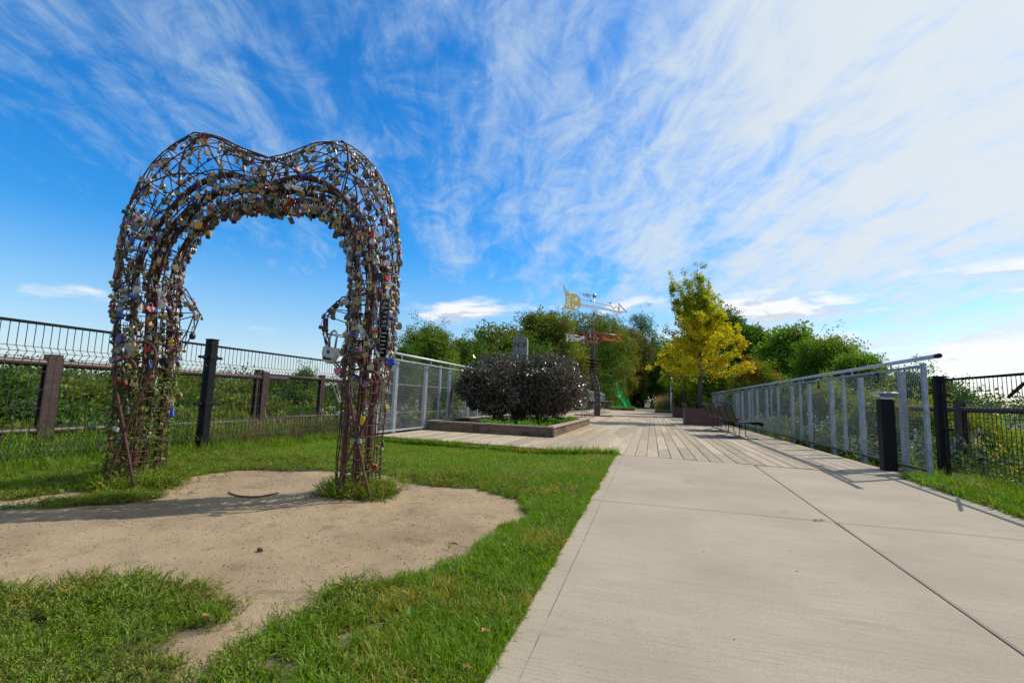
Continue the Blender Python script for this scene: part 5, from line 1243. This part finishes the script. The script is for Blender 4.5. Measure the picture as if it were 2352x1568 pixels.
P = np.array([p for p in P if abs(p[0]) > 16]); tag(scatter('horizon_woods', TF, P, outrot(P, (0, 0, 0)), 2.2+1.8*g.random(len(P))), 'far dark woods along the horizon', 'woodland', kind='stuff')

# wild plants along the bridge edge
MT['aster'] = mat('white_aster', (.50, .50, .46), (.36, .38, .34), .8)
LF['blade'] = leafmat('grass_blade', (.185, .30, .016), (.095, .19, .012), (.36, .29, .06), tr=.35, patch=1.6)
LF['strawblade'] = leafmat('dry_grass', (.30, .22, .11), (.20, .15, .075), None, tr=.3)
LF['greygreen'] = leafmat('grey_green_leaf', (.10, .14, .07), (.06, .10, .045), (.16, .18, .10), tr=.3)
def blades(name, material, n, h, w_, spread, lean, k=3, drop=.25):
    out = []
    for i in range(k):
        m = MB()
        for j in range(n):
            a = rng.random()*6.28; r = spread*rng.random()**.5; p = Vector((r*math.cos(a), r*math.sin(a), 0)); b = a+rng.normal()*1.2; hh = h*(.55+.6*rng.random()); ln = lean*hh*(.4+rng.random())
            d = Vector((math.cos(b), math.sin(b), 0)); s_ = Vector((-d.y, d.x, 0))*w_/2; q1 = p+d*ln*.35+Vector((0, 0, hh*.6)); q2 = p+d*ln+Vector((0, 0, hh*(1-drop*rng.random())))
            m.add([p-s_, p+s_, q1+s_*.8, q1-s_*.8, q2], [(0, 1, 2, 3), (3, 2, 4)])
        out.append(tmpl(f'{name}_{i}', m, material))
    return out
T_tall = blades('tallgrass', LF['blade'], 12, .75, .016, .12, .55)
T_straw = blades('straw', LF['strawblade'], 14, .6, .008, .10, .35)
T_lawn = blades('lawn', LF['blade'], 16, .060, .0042, .035, .7, 4)
T_lawn2 = blades('lawnfine', LF['blade'], 22, .045, .005, .06, .8, 3)
T_orn = blades('ornamental', LF['strawblade'], 26, 1.5, .014, .14, .28)
LF['goldtip'] = leafmat('goldenrod', (.55, .38, .02), (.40, .28, .02), None)
def weed(material, fl, n=3, h=.7):
    out = []
    for i in range(n):
        m = MB(); mf = MB()
        for j in range(3):
            a = rng.random()*6.28; t = Vector((.18*math.cos(a), .18*math.sin(a), h*(.7+.3*rng.random()))); m.tube([(0, 0, 0), t*.5+Vector((0, 0, .04)), t], .003, 3, cap=False)
            for q in range(12): f = .2+.75*rng.random(); leaf_quad(m, t*f, rv()+Vector((0, 0, .3)), (0, 0, 1), .08, .022)
            for q in range(12 if fl else 0):
                c = t+rv()*.075*rng.random(); leaf_quad(mf, c, rv(), rv(), .026, .026)
        me = m.mesh(f'weed_{material.name}_{i}'); me.materials.append(material)
        if fl:
            o = len(m.v); vs = m.v+mf.v; fs = m.f+[tuple(x+o for x in f) for f in mf.f]; me = bpy.data.meshes.new('weed'); me.from_pydata(vs, [], fs); me.update(); me.materials.append(material); me.materials.append(fl)
            me.polygons.foreach_set('material_index', [0]*len(m.f)+[1]*len(mf.f))
        out.append(bpy.data.objects.new(f'weed_{material.name}_{fl.name if fl else "x"}_{i}', me))
    return out
T_aster = weed(LF['greygreen'], MT['aster']); T_gold = weed(LF['mid'], LF['goldtip']); T_weed = weed(LF['mid'], None)
def strip(n, x0, x1, y0, y1, z, zj=.1, bias=1.0):
    return np.stack([x0+(x1-x0)*rng.random(n)**bias, rng.uniform(y0, y1, n), z+zj*rng.random(n)], -1)
def uprot(n, t=.15): return np.stack([rng.normal(size=n)*t, rng.normal(size=n)*t, rng.random(n)*6.28], -1)
def zs(P, off=0.0): P[:, 2] = zg(P[:, 0], P[:, 1])+off; return P
P = zs(strip(800, -8.2, -6.62, -2, 9, 0)); tag(scatter('tall_grass', T_tall, P, uprot(len(P), .3), .35+.55*rng.random(len(P))), 'tall rank grass behind the left black fence', 'grass', kind='stuff')
P = zs(strip(420, -8.0, -6.62, 6, 9.4, 0)); tag(scatter('dry_grass', T_straw, P, uprot(len(P), .2), .6+.5*rng.random(len(P))), 'dry straw grass behind the left black fence post', 'grass', kind='stuff')
P = zs(strip(600, -8.2, -6.6, -2, 9.5, 0)); tag(scatter('weeds', T_weed, P, uprot(len(P), .25), .35+.5*rng.random(len(P))), 'leafy weeds behind the left black fence', 'weeds', kind='stuff')
P = np.concatenate([strip(700, 3.78, 5.6, 9.3, 30, -.55, .3), strip(420, -7.6, -5.85, 9.5, 24, -.5, .3)]); P = P[(np.sin(P[:, 1]*1.9)+np.sin(P[:, 1]*.83+P[:, 0]*2) + rng.normal(size=len(P))*.5) > .75]; tag(scatter('white_asters', T_aster, P, uprot(len(P), .2), .8+.7*rng.random(len(P))), 'white flowering asters along the outside of the mesh railings', 'wildflowers', kind='stuff')
P = np.concatenate([strip(45, 4.2, 6.5, 4, 22, -.5, .3), strip(25, -8.2, -6.2, 9.5, 18, -.4, .3)]); tag(scatter('goldenrod', T_gold, P, uprot(len(P), .2), .7+.6*rng.random(len(P))), 'yellow goldenrod outside the railings', 'wildflowers', kind='stuff')
P = np.concatenate([strip(700, 4.3, 7.5, -2, 14, -.7, .3), strip(250, 3.8, 5.8, 9, 30, -.7, .3)]); tag(scatter('green_weeds', T_weed, P, uprot(len(P), .25), .9+.9*rng.random(len(P))), 'green weeds outside the right fence', 'weeds', kind='stuff')
P = strip(110, .5, 2.3, 47.6, 50, .2, .05); o = scatter('ornamental_grass', T_orn, P, uprot(len(P), .08), .75+.4*rng.random(len(P))); tag(o, 'tall beige ornamental grass around the lamp post', 'grass', kind='stuff')
P = strip(200, .4, 2.3, 47.4, 50, .2, .05); tag(scatter('grass_base', T_tall, P, uprot(len(P), .2), .7+.4*rng.random(len(P))), 'green leaves at the foot of the beige grass', 'grass', kind='stuff')
P = np.concatenate([strip(220, -4.3, -1.9, 53.05, 57, .22, .06)]); tag(scatter('creeping_greenery', T_gr, P, outrot(P, (-3, 55, -3)), 1.3+.6*rng.random(len(P))), 'creeping bright green plants round the green sculpture', 'ground cover', kind='stuff')
# sumac-type growth hugging the far railings
P = strip(260, -8.5, -6.0, 22, 58, -.3, 1.6); tag(scatter('railing_bushes', TP['mid'], P, outrot(P, (-7, 40, -3)), .8+.4*rng.random(len(P))), 'green bushes pushing through behind the far left railing', 'bushes', kind='stuff')
P = strip(260, 4.1, 6.5, 24, 58, -.3, 1.7); tag(scatter('railing_bushes', TP['sumac'], P, outrot(P, (6, 40, -3)), .8+.4*rng.random(len(P))), 'reddening bushes behind the far right railing', 'bushes', kind='stuff')

# ------------------------------------------------------------------ lawn, knotweed mats, stones, sticks
LF['knot'] = leafmat('knotweed_leaf', (.215, .31, .020), (.095, .175, .014), (.40, .29, .06), tr=.35, patch=2.4)
LF['knotstem'] = leafmat('knotweed_stem', (.15, .085, .035), (.10, .10, .03), None, tr=.1)
def sprig(k=5):
    out = []
    for i in range(k):
        m = MB(); st_ = MB()
        for j in range(5):
            a = rng.random()*6.28; rad = .035+.03*rng.random(); h = .015+.055*rng.random(); tip = Vector((rad*math.cos(a), rad*math.sin(a), h)); p0 = Vector((0, 0, 0)); mid_ = tip*.5+Vector((0, 0, .010))
            st_.tube([p0, mid_, tip], .0011, 3, cap=False)
            for q in range(8):
                f = .12+.88*q/7; p = mid_*2*f*(1-f)+tip*f*f; d = Vector((math.cos(a+rng.choice([-1.1, 1.1])+rng.normal()*.5), math.sin(a+rng.normal()*1.4), .45+rng.random()*.9)); leaf_quad(m, p, d, (0, 0, 1), .012+.009*rng.random(), .0058, .15)
        o = len(m.v); vs = m.v+st_.v; fs = m.f+[tuple(x+o for x in f) for f in st_.f]; me = bpy.data.meshes.new('sprig'); me.from_pydata(vs, [], fs); me.update(); me.materials.append(LF['knot']); me.materials.append(LF['knotstem'])
        me.polygons.foreach_set('material_index', [0]*len(m.f)+[1]*len(st_.f)); out.append(bpy.data.objects.new(f'sprig_{i}', me))
    return out
T_knot = sprig()
def region(n, x0, x1, y0, y1): return np.stack([rng.uniform(x0, x1, n), rng.uniform(y0, y1, n)], -1)
def keep_grass(Q): 
    k = ~bare(Q[:, 0], Q[:, 1]) & (Q[:, 0] < PL-.004) & (Q[:, 1] < front(Q[:, 0])-.06); return Q[k]
def to3(Q, off=-.002): return np.stack([Q[:, 0], Q[:, 1], zg(Q[:, 0], Q[:, 1])+off], -1)
# share of true grass against knotweed: grass hugs the path and the deck
def grassy(Q): return np.clip(sm(Q[:, 0], -1.75, -.95)*(1)+sm(Q[:, 1], 5.3, 6.2)+.12*wob(Q[:, 0], Q[:, 1], 2), 0, 1)
Q = keep_grass(np.concatenate([region(26000, -5.2, PL, .9, 3.4), region(11000, -6.5, PL, 3.4, 6.4)]))
lod = rng.random(len(Q)) > grassy(Q)*.8; Qk = Q[lod]
md_ = np.clip(.5+.5*np.sin(Qk[:, 0]*9+2*np.sin(Qk[:, 1]*5))*np.cos(Qk[:, 1]*8.3+1.5*np.sin(Qk[:, 0]*4)), 0, 1)
kp = rng.random(len(Qk)) < .45+.55*md_; Qk = Qk[kp]; md_ = md_[kp]
Qk = Qk+rng.normal(size=Qk.shape)*np.where(rng.random(len(Qk)) < .15, .10, .025)[:, None]; Qk[:, 0] = np.minimum(Qk[:, 0], PL-.01)
P = to3(Qk); P[:, 2] += .040*md_*rng.random(len(P)); tag(scatter('knotweed_mat', T_knot, P, uprot(len(P), .35), (.6+.65*rng.random(len(P)))*(1+.35*sm(P[:, 1], 2.5, 5))*(.75+.3*wob(P[:, 0], P[:, 1], 1.7))), 'low mat of small-leaved knotweed around the bare earth', 'ground cover', kind='stuff')
Q = keep_grass(np.concatenate([region(15000, -2.2, PL+.06, .9, 4.5), region(5000, -5, -2.2, 1, 3.4), region(9000, -3.0, PL+.05, 4.5, 6.5)]))
lod = rng.random(len(Q)) < .12+.88*grassy(Q); P = to3(Q[lod]); tag(scatter('lawn_grass', T_lawn, P, uprot(len(P), .4), .55+.65*rng.random(len(P))), 'green grass beside the concrete path', 'grass', kind='stuff')
Q = keep_grass(np.concatenate([region(26000, -7.0, PL+.05, 5.2, 9.4), region(9000, -7.2, -4.6, 1.5, 5.4)])); P = to3(Q); tag(scatter('lawn_grass_far', T_lawn2, P, uprot(len(P), .3), (.6+.7*rng.random(len(P)))*(1-.3*sm(P[:, 0], -3, -4))), 'short lawn between the bare earth, the deck edge and the black fence', 'grass', kind='stuff')
Q = region(1500, -7.1, -6.15, -1, 9.3); Q = keep_grass(Q); P = to3(Q); tag(scatter('fence_foot_grass', T_tall, P, uprot(len(P), .3), .16+.22*rng.random(len(P))), 'rough grass at the foot of the left black fence', 'grass', kind='stuff')
Q = region(9000, PR-.01, 4.4, 2, 7.9); k = Q[:, 1] < front(Q[:, 0])-.06; P = to3(Q[k]); tag(scatter('verge_grass', T_lawn2, P, uprot(len(P), .3), 1.1+1.0*rng.random(len(P))), 'bright grass verge between the path and the right black fence', 'grass', kind='stuff')
P = to3(region(700, 3.5, 4.8, 1.5, 8)); tag(scatter('verge_tufts', T_tall, P, uprot(len(P), .3), .15+.2*rng.random(len(P))), 'taller tufts at the right fence', 'grass', kind='stuff')
Q = np.stack([rng.uniform(-5.4, PL, 520), front(0)+0*rng.random(520)], -1); Q[:, 1] = front(Q[:, 0])-.06-.10*rng.random(520); P = to3(Q); tag(scatter('deck_edge_grass', T_lawn, P, uprot(len(P), .25), 1.6+1.4*rng.random(len(P))), 'longer grass against the deck edge', 'grass', kind='stuff')
# weeds at the arch feet and vines inside the left foot
Pn = []
for cx, cy, r, n in ((-4.86, 3.62, .42, 200), (-2.62, 4.02, .31, 130)):
    a = rng.random(n)*6.28; d = r*rng.random(n)**.55; Pn.append(np.stack([cx+d*np.cos(a), cy+d*np.sin(a)*.85], -1))
Q = np.concatenate(Pn); P = to3(Q); tag(scatter('foot_grass', T_tall, P, uprot(len(P), .5), .12+.16*rng.random(len(P))), 'grass tufts round the feet of the arch', 'grass', kind='stuff')
tag(scatter('foot_knotweed', T_knot, to3(np.concatenate([Q, Q+.07])), uprot(2*len(Q), .5), 1.1+.9*rng.random(2*len(Q))), 'small weeds around the feet of the arch', 'weeds', kind='stuff')
LF['vine'] = leafmat('vine_leaf', (.09, .19, .022), (.15, .19, .05), (.26, .24, .10), tr=.3)
T_vine = clumps('vine', LF['vine'], 14, .055, .032, .018, 4)
Pv = []
for k in range(330):
    s_ = .9*rng.random()**.75*3.3 if rng.random() < .8 else 4.4*rng.random(); p = C_(s_, rng.random()*6.28, .3+.72*rng.random()**.5); Pv.append(tuple(p))
for k in range(35): p = C_(NS-rng.random()**1.6*.9, rng.random()*6.28, .4+.6*rng.random()); Pv.append(tuple(p))
Pv = np.array(Pv); tag(scatter('climbing_vine', T_vine, Pv, rng.random((len(Pv), 3))*6.28, .8+.8*rng.random(len(Pv))), 'thin leafy vine growing up inside the left arch leg', 'vine', kind='stuff')
T_leaf = [tmpl('bigleaf', (lambda m: (leaf_quad(m, (0, 0, 0), (1, 0, .35), (0, 0, 1), .13, .09, .2), m)[1])(MB()), LF['green'])]
Q = np.concatenate([np.stack([-4.95+.28*rng.normal(size=46), 3.38+.16*rng.normal(size=46)], -1), np.stack([-2.55+.15*rng.normal(size=8), 3.8+.08*rng.normal(size=8)], -1), np.stack([rng.uniform(-1.0, PL, 40), rng.uniform(1.7, 5.5, 40)], -1)]); P = to3(Q, .03)
tag(scatter('broadleaf_weeds', T_leaf, P, uprot(len(P), .5), .22+.35*rng.random(len(P))), 'broad-leaved weeds at the foot of the left arch leg and by the path', 'weeds', kind='stuff')
# pebbles and crumbs on the bare earth
def stone(name):
    m = MB(); m.lathe([(.3, -.28), (.85, -.1), (1.0, .1), (.6, .42), (.15, .5)], 6); m.v = [(x*(1+.25*rng.normal()*.5)*.01, y*(1+.25*rng.normal()*.5)*.008, z*.008) for x, y, z in m.v]; return tmpl(name, m, MT['pebble'])
T_st = [stone(f'stone_{i}') for i in range(5)]
Q = np.concatenate([region(16000, -5.5, -1.0, 1.2, 4.8), region(1200, PL, PR, 1, 8)*1.0]); b_ = bare(Q[:, 0], Q[:, 1]); k = b_.copy(); k[16000:] = rng.random(1200) < .06
P = np.stack([Q[:, 0], Q[:, 1], np.where(Q[:, 0] > PL, zc(Q[:, 0], Q[:, 1]), zg(Q[:, 0], Q[:, 1]))], -1)[k]; tag(scatter('pebbles', T_st, P, uprot(len(P), .4), .15+.80*rng.random(len(P))**4), 'small pebbles and crumbs scattered over the bare earth', 'pebbles', kind='stuff')
def ground_item(u, v): x, y = G(u, v); return Vector((x, y, float(zg(x, y))))
a_, b_, c_ = ground_item(524, 1133), ground_item(580, 1143), ground_item(640, 1135)
o = empty('stick', tuple(b_), 'long thin curved stick lying on the bare earth between the arch legs', 'stick'); m = MB(); m.tube(smooth_pts([a_-b_+Vector((0, 0, .012)), (a_-b_)*.5+Vector((0, -.035, .008)), Vector((0, 0, .010)), (c_-b_)*.5+Vector((0, -.03, .008)), c_-b_+Vector((0, 0, .014))], 5), .0075, 6); m.build('stem', 'twig', o, True)
p = ground_item(597, 1266); m = MB(); m.lathe([(.002, -.02), (.012, -.012), (.015, 0), (.01, .014), (.002, .022)], 8); m.v = [(z*1.1, x, y+.012) for x, y, z in m.v]; o = m.build('pine_cone', 'twig'); o.location = p; tag(o, 'small brown pine cone lying on the bare earth', 'cone')
for i, (u, v, du) in enumerate([(1035, 1248, 16), (880, 1043, 10), (480, 1535, 12)]):
    p = ground_item(u, v); q = ground_item(u+du, v+2); m = MB(); m.tube([Vector((0, 0, .006)), (q-p)*.5+Vector((0, .004, .007)), q-p+Vector((0, 0, .005))], .004, 5); o = m.build('twig', 'twig'); o.location = p
    tag(o, ['short dark twig on the bare earth near the right grass edge', 'tiny twig at the lawn edge right of the arch', 'short twig in the bare gap at the bottom of the lawn'][i], 'twig')
MT['deadleaf'] = mat('fallen_leaf', (.42, .20, .08), (.30, .13, .06), .7)
for i, (u, v) in enumerate([(1102, 1472), (1057, 1560), (458, 1437), (990, 1033)]):
    p = ground_item(u, v); m = MB(); leaf_quad(m, (0, 0, .035), (1, .3, .15), (0, 0, 1), .045, .03, .3); leaf_quad(m, (0.01, 0, .036), (.2, 1, .2), (0, 0, 1), .03, .024, .3); o = m.build('fallen_leaf', 'deadleaf'); o.location = p
    tag(o, ['curled pale-orange fallen leaf in the grass by the path', 'orange fallen leaf at the bottom edge of the grass', 'yellow leaf in the left knotweed mat', 'yellow fallen leaf on the far lawn by the deck'][i], 'leaf')
xx = [atz(u, v, 0, SL, Y0) for u, v in ((1868, 1196), (1897, 1196))]
P = np.array([xx[0]+(xx[1]-xx[0])*rng.random()+rng.normal(size=3)*np.array([.004, .004, 0]) for _ in range(14)]); tag(scatter('joint_weed', T_knot, P, uprot(14, .3), .20+.10*rng.random(14)), 'tiny weed in the concrete joint', 'weed', kind='stuff')

n_ = 750; yy_ = rng.uniform(1.0, 8.1, n_); P = np.stack([PL+.010*rng.normal(size=n_)+.02*np.sin(yy_*9)*np.sin(yy_*3.1)-.028, yy_, zc(0, yy_)-.012], -1)
R_ = np.stack([rng.normal(size=n_)*.3, .55+.35*rng.random(n_), rng.normal(size=n_)*.5], -1); tag(scatter('edge_grass', T_lawn, P, R_, .35+.55*rng.random(n_)), 'grass spilling over the left edge of the path', 'grass', kind='stuff')
n_ = 500; yy_ = rng.uniform(2.5, 7.8, n_); P = np.stack([PR+.015*rng.normal(size=n_)+.01, yy_, zc(0, yy_)-.02], -1)
R_ = np.stack([rng.normal(size=n_)*.3, -.5-.35*rng.random(n_), rng.normal(size=n_)*.5], -1); tag(scatter('edge_grass', T_lawn, P, R_, .8+.8*rng.random(n_)), 'grass spilling over the right edge of the path', 'grass', kind='stuff')
